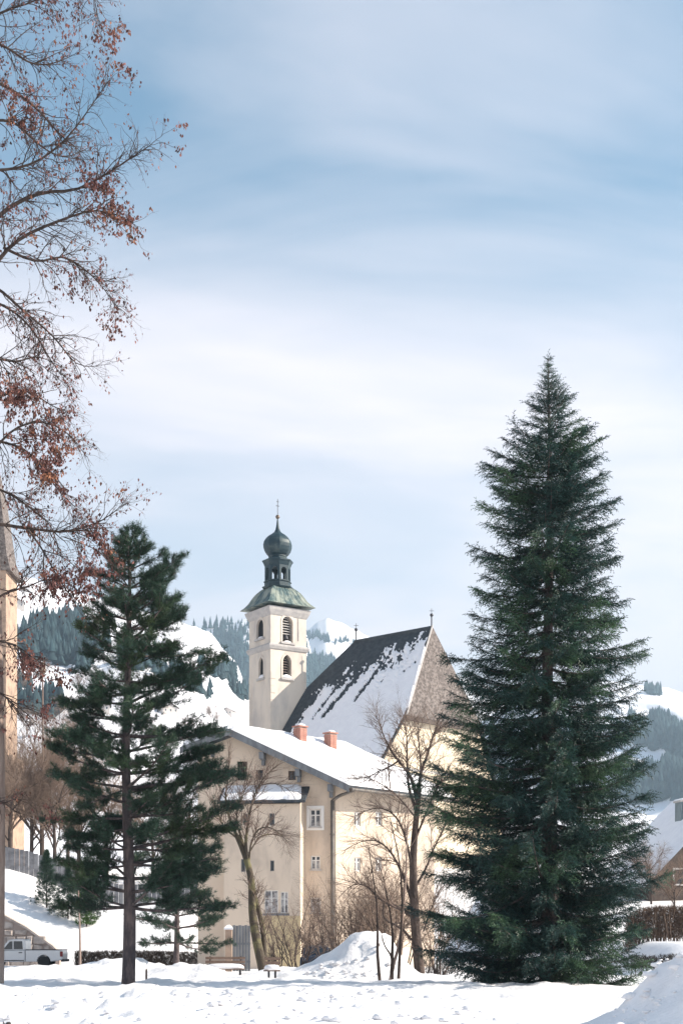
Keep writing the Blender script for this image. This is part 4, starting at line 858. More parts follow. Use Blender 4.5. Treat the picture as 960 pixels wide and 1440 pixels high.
for i, (nm, r_) in enumerate(bwin): casement(BF, win(BF, *r_), HT, 'window', WINWHITE if i in (3, 4) else GREYWOOD, CURTAIN if i in (3, 4) else GLASS, .07, .05, i in (3, 4))
mm = MB(); w_ = win(BF, 370, 1284.5, 407, 1287.5); mm.obox(BF.o, BF.r, BF.n, *[w_[0], w_[2], w_[1], w_[3]], .002, .08); mm.build('band', GREYWOOD, HT)
mm = MB(); w_ = win(BF, 370, 1288, 414, 1345); mm.obox(BF.o, BF.r, BF.n, w_[0], bw + .012, -1, w_[3], .002, .02); mm.build('plinth', PLASTER_L, HT)
eo = .35
mm = MB(); mm.hexa([BF.P(-eo, bt + .02, eo), BF.P(bw + eo, bt + .02, eo), BF.P(bw + eo, bt2 + .12, -pj), BF.P(-eo, bt2 + .12, -pj)], [BF.P(-eo, bt + .17, eo), BF.P(bw + eo, bt + .17, eo), BF.P(bw + eo, bt2 + .27, -pj), BF.P(-eo, bt2 + .27, -pj)]); br = mm.build('bay_roof', SHINGLE_D, HT)
def snow_sheet(name, a, b, c, d, th, parent, nu=40, nv=20, seed=1, amp=.4, rag=0):
    """a..d: corners (a-b lower edge, d-c upper edge); a rounded blanket of snow"""
    a, b, c, d = [np.array(p) for p in (a, b, c, d)]; u, v = np.meshgrid(np.linspace(0, 1, nu), np.linspace(0, 1, nv)); e = np.minimum(np.minimum(u * nu, (1 - u) * nu), np.minimum(v * nv, (1 - v) * nv))
    if rag:
        w_ = (fbm(u[0] * 9, u[0] * 0, 4, seed) - .5) * rag; v = np.where(v < .3, v + (1 - v / .3) * np.clip(w_[None, :], 0, 1), v)
    P = (a + (b - a) * u[..., None]) * (1 - v[..., None]) + (d + (c - d) * u[..., None]) * v[..., None]
    L1_ = np.linalg.norm(b - a); L2_ = np.linalg.norm(d - a); h = th * np.clip(1 - (1 - np.clip(e / 2.5, 0, 1)) ** 2, 0, 1) * (1 + amp * (fbm(u * L1_ * .7, v * L2_ * .7, 4, seed) - .5))
    P[..., 2] += h; P2 = P.copy(); P2[..., 2] -= h
    n_ = nu * nv; V = np.concatenate([P.reshape(-1, 3)]); return mesh(name, V, grid_faces(nv, nu), ROOFSNOW, parent, True)
snow_sheet('snow', BF.P(-.2, bt + .18, .28), BF.P(bw + .1, bt + .18, .28), BF.P(bw - .15, bt2 + .28, -pj + .1), BF.P(-.2, bt2 + .28, -pj + .1), .26, br, 30, 14, 5, .8, .25)
# main roof
ov = 1.0; n_f = HF.n
Rf = HF.P(ur, vr + .12, ov); Rb = HF.P(ur, vr + .12, 0) + rS * (LS + .6)
slope = (vr - ve) / (LW - ur); exu = .95; slope_l = (vr - vl) / ur
Ef = HF.P(LW + exu, ve - slope * exu + .12, ov); Eb = HF.P(LW + exu, ve - slope * exu + .12, 0) + rS * (LS + .6)
Gf = HF.P(-.9, vl - slope_l * .9 + .12, ov); Gb = HF.P(-.9, vl - slope_l * .9 + .12, 0) + rS * (LS + .6)
t3 = Vector((0, 0, .16)); m_ = MB(); m_.hexa([Rf, Ef, Eb, Rb], [Rf + t3, Ef + t3, Eb + t3, Rb + t3]); m_.hexa([Gf, Rf, Rb, Gb], [Gf + t3, Rf + t3, Rb + t3, Gb + t3]); rfm = m_.build('roof', SHINGLE_D, HT)
sz_ = t3 + Vector((0, 0, .004)); fo_ = n_f * -.06
snow_sheet('snow', Ef + sz_ + fo_, Eb + sz_, Rb + sz_, Rf + sz_ + fo_, .42, rfm, 70, 50, 8, .5)
snow_sheet('snow', Gb + sz_, Gf + sz_ + fo_, Rf + sz_ + fo_, Rb + sz_, .42, rfm, 50, 40, 9, .5)
def verge(a, b, name):                                     # fascia boards on the gable edge
    mm = MB(); d = Vector((0, 0, 1)); mm.hexa([a - d * .26 + n_f * .004, b - d * .26 + n_f * .004, b - d * .26 + n_f * .06, a - d * .26 + n_f * .06][::1], [a + d * .14 + n_f * .004, b + d * .14 + n_f * .004, b + d * .14 + n_f * .06, a + d * .14 + n_f * .06]); mm.build(name, GREYWOOD, HT)
verge(Rf, Ef, 'verge_board'); verge(Gf, Rf, 'verge_board')
for u_, du_ in ((HF.px(371, 1060)[0], 0), (HF.px(421, 1080)[0], 0), (HF.px(466, 1100)[0], 0), (HF.px(300, 1060)[0], 0)):  # purlins with bracket ends
    v_ = (ve + (LW - u_) * slope) if u_ > ur else vl + u_ * slope_l
    mm = MB(); mm.obox(HF.o, HF.r, HF.n, u_ - .14, u_ + .14, v_ - .62, v_ - .2, .002, ov - .06); mm.obox(HF.o, HF.r, HF.n, u_ - .1, u_ + .1, v_ - .95, v_ - .62, .002, .3); mm.build('purlin', GREYWOOD, HT)
mm = MB()
mm.hexa([Ef + Vector((0, 0, -.12)) + rF * -.05, Eb + Vector((0, 0, -.12)) + rF * -.05, Eb + Vector((0, 0, -.12)) + rF * .05, Ef + Vector((0, 0, -.12)) + rF * .05], [Ef + Vector((0, 0, .0)) + rF * -.05, Eb + rF * -.05, Eb + rF * .05, Ef + rF * .05]); mm.build('eave_board', DARKWOOD, HT)
mm = MB(); g0 = Ef + rF * .14 + Vector((0, 0, -.08)); g1 = Eb + rF * .14 + Vector((0, 0, -.08)); mm.bar(g0, g1, .1, 8); mm.build('gutter', PIPE, HT)
mm = MB(); pc = HF.P(LW - .18, 0, .2); zt2 = ve - .85
mm.bar(g0 + rS * .4, HF.P(LW + .25, ve - .75, .35), .1, 8); mm.bar(HF.P(LW + .25, ve - .75, .35), Vector((pc.x, pc.y, C0.z + zt2 - .2)), .1, 8); mm.bar(Vector((pc.x, pc.y, C0.z + zt2 - .15)), Vector((pc.x, pc.y, C0.z - .5)), .12, 8)
dp = mm.build('drainpipe', PIPE, HT, True)
for z2 in (2.5, 5.5, 8.5): mm = MB(); mm.bar(Vector((pc.x, pc.y, C0.z + z2)), Vector((pc.x, pc.y, C0.z + z2 + .1)), .15, 8); mm.build('bracket', PIPE, dp)
def rpt(px, py):                                           # a point on the right roof slope
    n_ = (Ef - Rf).cross(Eb - Rf); return ray_plane(px, py, Rf, n_)
for (x_, y_, top_, w_) in ((422, 1052, 1031, .62), (464.5, 1061, 1040, .6)):
    p_ = rpt(x_, y_); hh = (y_ - top_) / FP * p_.y + .35; ch = MB(); n0 = HS.n; b0 = p_ - rS * w_ / 2 - Vector((0, 0, .5))
    ch.obox(b0, rS, n0, .02, w_ - .02, 0, hh + .5, -w_ / 2 + .02, w_ / 2 - .02); co = ch.build('chimney', MORTAR, HT)
    rows = int((hh + .45) / .135); cnt = 0
    for r_ in range(rows):
        for side in range(4):
            for q in range(2):
                bl = w_ / 2; a_ = q * bl + .012; b_ = (q + 1) * bl - .012
                if side == 0: args = (a_, b_, r_ * .135 + .01, r_ * .135 + .125, w_ / 2 - .06, w_ / 2 + .012)
                elif side == 1: args = (a_, b_, r_ * .135 + .01, r_ * .135 + .125, -w_ / 2 - .012, -w_ / 2 + .06)
                elif side == 2: args = (-.012, .06, r_ * .135 + .01, r_ * .135 + .125, -w_ / 2 + a_ + .05 * (q == 0), -w_ / 2 + b_ - .05 * (q == 1))
                else: args = (w_ - .06, w_ + .012, r_ * .135 + .01, r_ * .135 + .125, -w_ / 2 + a_ + .05 * (q == 0), -w_ / 2 + b_ - .05 * (q == 1))
                mm = MB(); mm.obox(b0, rS, n0, *args); mm.build('brick', BRICK, co)
    mm = MB(); zt3 = hh + .52
    mm.obox(b0, rS, n0, -.07, w_ + .07, zt3, zt3 + .08, -w_ / 2 - .07, w_ / 2 + .07); mm.build('cap', BRICK, co)
    mm = MB()
    mm.rings([[b0 + rS * (w_ / 2 + (w_ / 2 + .04) * q * math.cos(a)) + n0 * ((w_ / 2 + .04) * q * math.sin(a)) + Vector((0, 0, zt3 + .082 + z4)) for a in np.linspace(0, 6.283, 11)[:-1]] for q, z4 in ((1, 0), (.9, .08), (.5, .14), (.1, .15))]); mm.build('cap_snow', ROOFSNOW, co, True)

# ------------------------------------------------------------------ stone tower at the left edge (on the hill)
Yt = 140; xr = W(19, 0, Yt).x; zb_ = gz(xr - 2, Yt) - .5; ztp = W(0, 800, Yt).z
ST = thing('stone_tower', Vector((xr - 2.6, Yt + 2.6, zb_)), 'pale stone church tower with dark roof at the left edge', 'tower')
zs2 = W(0, 1062, Yt).z
m_ = MB(); m_.box((xr - 5.2, Yt, zb_), (xr - .06, Yt + 5.2, zs2)); m_.box((xr - 5.0, Yt + .15, zs2 - .02), (xr - .75, Yt + 5.0, ztp + .2)); m_.build('wall', STONE_P, ST)
rgb = random.Random(4)
for r_ in range(30):
    z_ = zb_ + r_ * .72; x_ = xr - 5.2
    if z_ > zs2 - .6: break
    while x_ < xr - .2:
        w_ = min(rgb.uniform(.55, 1.3), xr - x_)
        if w_ > .25:
            mm = MB(); d_ = rgb.uniform(.02, .10); mm.box((x_ + .02, Yt - d_, z_ + .02), (x_ + w_ - .02, Yt + .1, z_ + .70)); mm.build('stone', STONE_P, ST)
        x_ += w_
tcx = xr - 2.87; hw = 2.55; ap = W(0, 600, Yt).z
m_ = MB(); cy = Yt + 2.6
rg_ = lambda z, h_: [(tcx - h_, cy - h_, z), (tcx + h_, cy - h_, z), (tcx + h_, cy + h_, z), (tcx - h_, cy + h_, z)]
m_.rings([rg_(ztp - .1, hw + .05), rg_(ztp + .1, hw + .0), rg_(ztp + 1.6, hw - .45), rg_(ztp + 7.5, hw - 1.2), rg_(ap, .1)]); m_.build('roof', SHINGLE_B, ST)

# ------------------------------------------------------------------ village houses
def chalet(name, px, py, Y, w, d, h, rh, label, mats, rz=0, snow=True, chim=None, nw=3, group=None):
    x = W(px, py, Y) if Y else (hill_hit(px, py) or W(px, py, 500)); Y = x.y; z = x.z - .3; t = thing(name, Vector((0, 0, 0)), label, 'house', group)
    m_ = MB(); a, b = w / 2, d / 2; m_.box((-a, -b, -2.5), (a, b, h)); m_.prism([(-a, -b, h), (a, -b, h), (0, -b, h + rh)], (0, d, 0)); m_.build('wall', mats[0], t)
    o = .7; k = rh / a
    m_ = MB()
    for s_ in (-1, 1): m_.hexa([(0, -b - o, h + rh + .05), (s_ * (a + o), -b - o, h - k * o + .05), (s_ * (a + o), b + o, h - k * o + .05), (0, b + o, h + rh + .05)], [(0, -b - o, h + rh + .3), (s_ * (a + o), -b - o, h - k * o + .3), (s_ * (a + o), b + o, h - k * o + .3), (0, b + o, h + rh + .3)])
    rf_ = m_.build('roof', DARKWOOD, t)
    for s_ in (-1, 1):
        lo1, lo2 = (s_ * (a + o), -b - o + .05, h - k * o + .31), (s_ * (a + o), b + o, h - k * o + .31); u1, u2 = (0, b + o, h + rh + .31), (0, -b - o + .05, h + rh + .31)
        q = (lo1, lo2, u1, u2) if s_ > 0 else (lo2, lo1, u2, u1); snow_sheet('snow', *q, .45, rf_, 24, 16, 3 + s_, .5)
    nr = max(1, int(h / 2.8))
    for r_ in range(nr):
        for i in range(nw):
            u_ = -a + w * (i + .5) / nw; mm = MB(); z0 = .8 + r_ * 2.8; mm.box((u_ - .5, -b - .06, z0), (u_ + .5, -b + .1, z0 + 1.3)); op = mm.build('window', WINWHITE, t); mm = MB(); mm.box((u_ - .38, -b - .075, z0 + .12), (u_ + .38, -b - .061, z0 + 1.18)); mm.build('pane', GLASS, op)
            u2 = -b + d * (i + .5) / nw; 
            for sx in (-1, 1):
                mm = MB(); mm.box((sx * a - .06, u2 - .5, z0), (sx * a + .06, u2 + .5, z0 + 1.3)); op = mm.build('window', WINWHITE, t); mm = MB(); mm.box((sx * (a + .068) - .007, u2 - .38, z0 + .12), (sx * (a + .068) + .007, u2 + .38, z0 + 1.18)); mm.build('pane', GLASS, op)
    if chim:
        cx, cy_, cw, chh = chim; mm = MB(); zr = h + rh * (1 - abs(cx) / a); mm.box((cx - cw, cy_ - cw, zr - .5), (cx + cw, cy_ + cw, zr + chh)); co = mm.build('chimney', CHIMGREY, t)
        mm = MB(); mm.box((cx - cw * 1.2, cy_ - cw * 1.2, zr + chh + .002), (cx + cw * 1.2, cy_ + cw * 1.2, zr + chh + .15)); mm.build('cap', STONE_T, co)
        for sx in (-1, 1): mm = MB(); mm.box((cx + sx * cw * .5 - .12, cy_ - cw - .02, zr + chh - .6), (cx + sx * cw * .5 + .12, cy_ - cw + .05, zr + chh - .15)); mm.build('flue', DARK, co)
    t.location = (x.x, Y, z); t.rotation_euler = (0, 0, rz); return t
chalet('chalet', 992, 1258, 112, 14, 10, 1.0, 7.0, 'snow roofed house with grey chimney at the right edge', (DARKWOOD,), R(12), chim=(-2.3, -1.0, .55, 1.7))
for i, (px, py, Y, w, d, h, rh, rz, lab) in enumerate([(86, 1000, 470, 6, 7, 2.8, 1.4, .3, 'small grey village house right of the thin pole on the hillside'), (34, 985, 520, 9, 8, 3.5, 1.8, -.4, 'village house on the hillside just right of the stone tower'), (142, 1008, 480, 8, 8, 2.8, 1.6, .2, 'village house on the hillside seen through the pine, lower left'), (322, 1006, 430, 7, 8, 2.8, 1.8, -.3, 'village house with snowy roof left of the bell tower'),
                                                     (24, 856, 950, 10, 9, 3.4, 2.4, .2, 'highest small house on the snowy hillside at left'), (236, 1010, 500, 8, 8, 2.8, 1.8, .5, 'village house on the hillside right of the pine trunk')]):
    chalet('village_house', px, py, None, w, d, h, rh, lab, (CHALETWALL,), rz, group='houses on the snowy hillside')

# ------------------------------------------------------------------ fence, retaining wall, pole
m0 = W(8, 1195, 118); m1 = W(300, 1200, 118)
FE = thing('board_fence', Vector((m0.x, 118, gz(m0.x, 118))), 'board fence painted in shade grey along the top of the snowy bank', 'fence')
n_b = 44
for i in range(n_b):
    x_ = m0.x + (m1.x - m0.x) * i / n_b; w_ = (m1.x - m0.x) / n_b * .93; zg = gz(x_, 118); mm = MB(); hh = 1.75 + .22 * math.sin(i * 12.7)
    mm.box((x_, 117.97 + .02 * (i % 2), zg - .2), (x_ + w_, 118.03 + .02 * (i % 2), zg + hh)); mm.build('board', FENCESHADE, FE)
    if i % 5 == 0: mm = MB(); mm.box((x_, 118.06, zg - .3), (x_ + .14, 118.2, zg + hh + .05)); mm.build('post', FENCESHADE, FE)
RW = thing('retaining_wall', Vector((W(35, 0, 97).x, 97, -.4)), 'rubble stone retaining wall sloping down behind the pickup', 'wall')
pa = [W(-40, 1262, 97), W(5, 1287, 97), W(40, 1306, 97), W(75, 1331, 97), W(84, 1340, 97)]
m_ = MB(); m_.prism([(p.x, 97, p.z - .12) for p in pa] + [(pa[-1].x, 97, -1), (pa[0].x, 97, -1)], (0, .6, 0)); m_.build('core', MORTAR, RW)
rgb = random.Random(9); x_ = pa[0].x
zt_i = lambda x: float(np.interp(x, [p.x for p in pa], [p.z for p in pa]))
r_ = 0; z_ = -.4
while z_ < 4.2:
    hh = rgb.uniform(.4, .62); x_ = pa[0].x + rgb.uniform(0, .3)
    while x_ < pa[-1].x:
        w_ = rgb.uniform(.45, .95)
        if z_ + hh * .8 < zt_i(x_ + w_ / 2) and x_ + w_ < pa[-1].x:
            mm = MB(); j = lambda s=.05: rgb.uniform(-s, s); d_ = rgb.uniform(.06, .2)
            fr1 = [(x_ + .03 + j(), 97, z_ + .03 + j()), (x_ + w_ - .03 + j(), 97, z_ + .03 + j()), (x_ + w_ - .03 + j(), 97, z_ + hh - .03 + j()), (x_ + .03 + j(), 97, z_ + hh - .03 + j())]
            c_ = Vector((x_ + w_ / 2, 97 - d_, z_ + hh / 2)); fr2 = [c_ + (Vector(p) - Vector((c_.x, 97, c_.z))) * .72 for p in fr1]
            mm.rings([[Vector(p) + Vector((0, .1, 0)) for p in fr1], [Vector(p) + Vector((0, -d_ * .5, 0)) for p in fr1], fr2]); mm.build('stone', RUBBLE, RW)
        x_ += w_
    z_ += hh
m_ = MB()
for a_, b_ in zip(pa[:-1], pa[1:]):
    m_.hexa([(a_.x, 96.85, a_.z - .1), (b_.x, 96.85, b_.z - .1), (b_.x, 97.7, b_.z - .1), (a_.x, 97.7, a_.z - .1)], [(a_.x, 96.85, a_.z + .06), (b_.x, 96.85, b_.z + .06), (b_.x, 97.7, b_.z + .06), (a_.x, 97.7, a_.z + .06)])
m_.build('coping', RUBBLE, RW)
b = W(60.5, 1062, 128); zg = gz(b.x, 128)
PO = thing('lamp_post', Vector((b.x, 128, zg)), 'thin brown pole rising from the left hillside', 'pole')
m_ = MB(); m_.bar((b.x, 128, zg - .3), (b.x, 128, W(0, 946, 128).z), .10, 8, .07); m_.build('shaft', TWIG_BROWN, PO, True)
m_ = MB(); zt4 = W(0, 946, 128).z; m_.rings([[(b.x + r_ * math.cos(a), 128 + r_ * math.sin(a), zt4 + q) for a in np.linspace(0, 6.283, 9)[:-1]] for r_, q in ((.12, -.1), (.26, .15), (.26, .75), (.1, .95))]); m_.build('lamp_head', TWIG_TAN, PO)

# ------------------------------------------------------------------ hedges
def hedge(name, x0, x1, Y, z0f, h, dpt, m_, label, seed, n, s, snow=None, stems=60):
    rg = np.random.default_rng(seed); cx = (x0 + x1) / 2; b = Vector((cx, Y, gz(cx, Y))); t = thing(name, b, label, 'hedge')
    st_ = []
    for i in range(stems):
        x_ = rg.uniform(x0, x1); y_ = Y + rg.uniform(-dpt, dpt) * .4; z_ = gz(x_, y_); st_.append((wander((x_, y_, z_ - .1), (rg.normal(0, .12), rg.normal(0, .1), 1), h * rg.uniform(.8, 1.05), 5, .06, 0, rg), np.linspace(.022, .008, 6)))
    v, f = tubes(st_, 4); tag(mesh('stems', v, f, TWIG_TAN if m_ is HEDGE_B else BARK, t), kind='stuff')
    x_ = rg.uniform(x0, x1, n); y_ = Y + rg.uniform(-.5, .5, n) * dpt; zz = h * (z0f + (1 - z0f) * rg.random(n)) * (.94 + .12 * fbm(x_ * .8, x_ * 0, 3, seed)); p = np.stack([x_, y_, ground_z(x_, y_) + zz], 1)
    tv, tf = tuft_template(9, rg); v, f = instance(tv, tf, p, np.stack([rg.normal(0, .6, n), rg.normal(0, .6, n), rg.uniform(.2, 1, n)], 1), rg.uniform(.7, 1.3, n) * s, rg.uniform(0, 6.28, n)); tag(mesh('foliage', v, f, m_, t), kind='stuff'); return t
hedge('brown_hedge', W(880, 0, 76).x, W(1010, 0, 76).x, 76, .12, 1.85, .8, HEDGE_B, 'tall brown leafless hedge at the right above the snow bank', 91, 4200, .22, stems=220)
hedge('dark_hedge', W(885, 0, 60).x, W(1010, 0, 60).x, 60, .45, .95, .8, HEDGE_D, 'low dark clipped hedge below the right snow bank', 92, 1500, .13, stems=50)
hedge('low_hedge', W(106, 0, 94).x, W(315, 0, 94).x, 94, .1, 1.0, .6, HEDGE_B, 'low brown hedge at the foot of the snowy bank behind the pines', 93, 5200, .2, stems=160)
hedge('dark_hedge', W(595, 0, 66).x, W(640, 0, 66).x, 66, .3, 1.0, .6, HEDGE_D, 'low dark hedge under the left side of the spruce', 94, 420, .13, stems=30)

# ------------------------------------------------------------------ vehicles
def wheel(t, c, r, w, ax):
    n = 20; c = Vector(c); ax = Vector(ax); u = Vector((1, 0, 0)) if abs(ax.x) < .5 else Vector((0, 1, 0)); z = Vector((0, 0, 1))
    ring = lambda rr, d: [c + ax * d + (u * math.cos(6.2832 * i / n) + z * math.sin(6.2832 * i / n)) * rr for i in range(n)]
    m_ = MB(); m_.rings([ring(r * .62, -w / 2), ring(r * .95, -w / 2), ring(r, -w * .35), ring(r, w * .35), ring(r * .95, w / 2), ring(r * .62, w / 2)]); wo_ = m_.build('tyre', TYRE, t, True)
    m_ = MB(); m_.rings([ring(r * .6, -w * .42), ring(r * .6, w * .42)]); m_.build('rim', RIM, wo_)
def pickup():
    Y = 92; x1 = W(92, 0, Y).x; zb = gz(x1 - 2.5, Y - 1) - .05; L = 5.4; x0 = x1 - L; s = 1.0
    t = thing('pickup_truck', Vector((x1 - L / 2, Y, zb)), 'silver pickup truck parked behind the snow bank at left', 'truck')
    wd_ = .95
    def prof(pts, y0, y1, name, m, inset_=0):
        m_ = MB(); a = [Vector((x0 + x, y0, zb + z)) for x, z in pts]; b_ = [Vector((x0 + x, y1, zb + z)) for x, z in pts]; m_.prism(a, (0, y1 - y0, 0)); o = m_.build(name, m, t)
        md = o.modifiers.new('bevel', 'BEVEL'); md.width = .05; md.segments = 3; md.limit_method = 'ANGLE'; return o
    def arc(cx, r, n=8): return [(cx + r * math.cos(math.pi - math.pi * i / n), .42 + r * math.sin(math.pi - math.pi * i / n)) for i in range(n + 1)]
    body = [(0, .45), (0, .95), (.08, 1.08), (1.45, 1.16), (3.0, 1.16), (3.0, .45)] ; low = [(3.0, .45)]
    bot = [(.35, .42)] + arc(.95, .44) + [(1.5, .42), (3.0, .42)]
    prof([(0, .5), (.02, .98), (.12, 1.08), (1.4, 1.15), (3.0, 1.15)] + [(3.0, .42)] + [p for p in arc(.95, .44)][::-1] + [(.3, .42)], Y - wd_, Y + wd_, 'body', CARSILVER)
    prof([(3.04, 1.16), (5.36, 1.16), (5.4, .95), (5.38, .55)] + [(4.7, .45)] + arc(4.2, .44)[::-1] + [(3.04, .42)], Y - wd_, Y + wd_, 'cargo_bed', CARSILVER)
    cab = prof([(1.35, 1.162), (1.95, 1.80), (2.2, 1.86), (2.95, 1.86), (3.02, 1.78), (3.03, 1.162)], Y - wd_ + .08, Y + wd_ - .08, 'cab', CARSILVER)
    for pts in ([(1.62, 1.22), (2.02, 1.72), (2.2, 1.74), (2.2, 1.22)], [(2.27, 1.22), (2.27, 1.74), (2.82, 1.74), (2.86, 1.22)]):
        m_ = MB(); m_.prism([(x0 + x, Y - wd_ + .074, zb + z) for x, z in pts], (0, .02, 0)); m_.build('side_window', GLASS, cab)
    m_ = MB(); m_.obox(Vector((x0, Y, zb)), Vector((1, 0, 0)), Vector((0, -1, 0)), 3.06, 5.38, 1.165, 1.21, wd_ - .09, wd_ - .01); m_.build('bed_rail', BLACKTRIM, t); m_ = MB(); m_.obox(Vector((x0, Y, zb)), Vector((1, 0, 0)), Vector((0, -1, 0)), 3.06, 5.38, 1.165, 1.21, -wd_ + .01, -wd_ + .09); m_.build('bed_rail', BLACKTRIM, t)
    m_ = MB(); m_.box((x0 + 5.25, Y - wd_ - .006, zb + .75), (x0 + 5.42, Y - wd_ + .1, zb + 1.08)); m_.build('tail_lamp', REDLAMP, t)
    m_ = MB(); m_.box((x0 + 5.3, Y - wd_ + .05, zb + .42), (x0 + 5.5, Y + wd_ - .05, zb + .58)); m_.build('bumper', BLACKTRIM, t)
    m_ = MB(); m_.box((x0 + 2.62, Y - wd_ - .03, zb + .98), (x0 + 2.84, Y - wd_ + .01, zb + 1.03)); m_.build('door_handle', BLACKTRIM, t)
    m_ = MB(); m_.box((x0 + 1.5, Y - wd_ - .2, zb + 1.14), (x0 + 1.62, Y - wd_ + .01, zb + 1.32)); m_.build('mirror', BLACKTRIM, t)
    m_ = MB(); m_.box((x0 + 1.5, Y - wd_ - .004, zb + .47), (x0 + 2.95, Y - wd_ + .02, zb + .53)); m_.build('sill_trim', BLACKTRIM, t)
    for cx in (.95, 4.2):
        for sy in (-1, 1): wheel(t, (x0 + cx, Y + sy * (wd_ - .14), zb + .39), .39, .26, (0, 1, 0))
pickup()
def dark_car():
    Y = 76; cx = W(444, 0, Y).x; zb = gz(cx, Y + 1.8) - .02
    t = thing('parked_car', Vector((cx, Y + 2, zb)), 'dark car half hidden by snow in front of the house', 'car'); hw_ = .86
    side = [(0, .35), (-.03, .62), (.06, .88), (.35, .98), (.8, 1.42), (1.3, 1.5), (2.5, 1.46), (3.2, .98), (4.0, .86), (4.1, .6), (4.05, .35)]
    rings_ = []
    for x_, f_ in ((-1, .0), (-.94, .06), (-.0, .0), (.94, .06), (1, .0)): pass
    sec = lambda q, dz: [Vector((cx + q * hw_ * (1 if z < .98 else .86 if z < 1.3 else .76), Y + y, zb + z + dz)) for y, z in side]
    m_ = MB(); m_.rings([sec(-1, 0), sec(-.85, .015), sec(0, .03), sec(.85, .015), sec(1, 0)]); o = m_.build('body', CARDARK, t, False); md = o.modifiers.new('bevel', 'BEVEL'); md.width = .06; md.segments = 3; md.limit_method = 'ANGLE'
    q = lambda a, y, z: (cx + a * hw_, Y + y, zb + z)
    m_ = MB(); m_.prism([q(-.72, .40, 1.04), q(.72, .40, 1.04), q(.62, .76, 1.38), q(-.62, .76, 1.38)], (0, -.03, .03)); m_.build('windscreen', GLASS, t)
    for s_ in (-1, 1):
        m_ = MB(); m_.prism([q(s_ * .9, .75, 1.02), q(s_ * .9, 3.0, 1.02), q(s_ * .80, 2.5, 1.38), q(s_ * .80, 1.0, 1.38)], (s_ * .06, 0, 0)); m_.build('side_window', GLASS, t)
        m_ = MB(); m_.hexa([q(s_ * .62, -.05, .66), q(s_ * .95, .0, .66), q(s_ * .95, .2, .66), q(s_ * .62, .2, .66)], [q(s_ * .62, .0, .82), q(s_ * .95, .05, .82), q(s_ * .95, .2, .82), q(s_ * .62, .2, .82)]); m_.build('headlight', RIM, t)
        for y_ in (.75, 3.2): wheel(t, (cx + s_ * (hw_ - .1), Y + y_, zb + .31), .31, .2, (1, 0, 0))
    m_ = MB(); m_.box((cx - .5, Y - .06, zb + .45), (cx + .5, Y + .05, zb + .6)); m_.build('grille', BLACKTRIM, t)
dark_car()

# ------------------------------------------------------------------ benches, gate, stake
def bench(px0, px1, Y, label, h=.85, snow=True, rz=0):
    x0, x1 = W(px0, 0, Y).x, W(px1, 0, Y).x; c = Vector(((x0 + x1) / 2, Y, gz((x0 + x1) / 2, Y) - .12)); w = (x1 - x0) / 2
    t = thing('park_bench', c, label, 'bench', 'park benches in the snow'); P = lambda x, y, z: (c.x + x, c.y + y, c.z + z)
    for k in range(3):
        m_ = MB(); z = .52 + k * .15; m_.hexa([P(-w, .22 + .04 * k, z), P(w, .22 + .04 * k, z), P(w, .26 + .04 * k, z), P(-w, .26 + .04 * k, z)], [P(-w, .25 + .04 * k, z + .11), P(w, .25 + .04 * k, z + .11), P(w, .29 + .04 * k, z + .11), P(-w, .29 + .04 * k, z + .11)]); m_.build('back_slat', BENCHWOOD, t)
    for k in range(3): m_ = MB(); m_.box(P(-w, -.22 + .15 * k, .42), P(w, -.1 + .15 * k, .46)); m_.build('seat_slat', BENCHWOOD, t)
    for s_ in (-1, 1):
        m_ = MB(); x_ = s_ * (w - .18) - .03; m_.box(P(x_, -.2, -.1), P(x_ + .06, -.14, .418)); m_.build('leg', IRON, t); m_ = MB(); m_.box(P(x_, .19, -.1), P(x_ + .06, .215, .5)); m_.build('leg', IRON, t); m_ = MB(); m_.hexa([P(x_, .262, .4), P(x_ + .06, .262, .4), P(x_ + .06, .30, .4), P(x_, .30, .4)], [P(x_, .40, .95), P(x_ + .06, .40, .95), P(x_ + .06, .44, .95), P(x_, .44, .95)]); m_.build('back_post', IRON, t)
    m_ = MB(); m_.rings([[P(math.cos(a) * w * q, .0 + math.sin(a) * .24 * q, .462 + z) for a in np.linspace(0, 6.283, 17)[:-1]] for q, z in ((.97, 0), (.95, .1), (.8, .17), (.4, .2), (.05, .2))]); tag(m_.build('seat_snow', ROOFSNOW, t, True))
bench(288, 344, 57, 'long wooden bench half buried in snow, left of the mossy tree')
bench(371, 394, 52, 'short snow-covered bench right of the mossy tree')
Yg = 80; g0_ = W(327, 0, Yg); g1_ = W(352, 0, Yg); zg = gz(g0_.x, Yg); zt5 = W(0, 1301, Yg).z
GT = thing('plank_gate', Vector(((g0_.x + g1_.x) / 2, Yg, zg)), 'weathered grey plank gate beside the mossy tree', 'gate')
for i in range(6):
    a_ = g0_.x + (g1_.x - g0_.x) * i / 6; mm = MB(); mm.box((a_ + .008, Yg, zg + .02), (a_ + (g1_.x - g0_.x) / 6 - .008, Yg + .04, zt5 - .03 * (i % 2))); mm.build('plank', GREYWOOD, GT)
for z2 in (.5, 1.5): mm = MB(); mm.box((g0_.x, Yg + .042, zg + z2), (g1_.x, Yg + .09, zg + z2 + .12)); mm.build('rail', GREYWOOD, GT)
a_ = W(317, 0, Yg).x; b_ = W(326, 0, Yg).x
GP = thing('gate_pier', Vector(((a_ + b_) / 2, Yg, zg)), 'pale plastered gate pier left of the plank gate', 'pier')
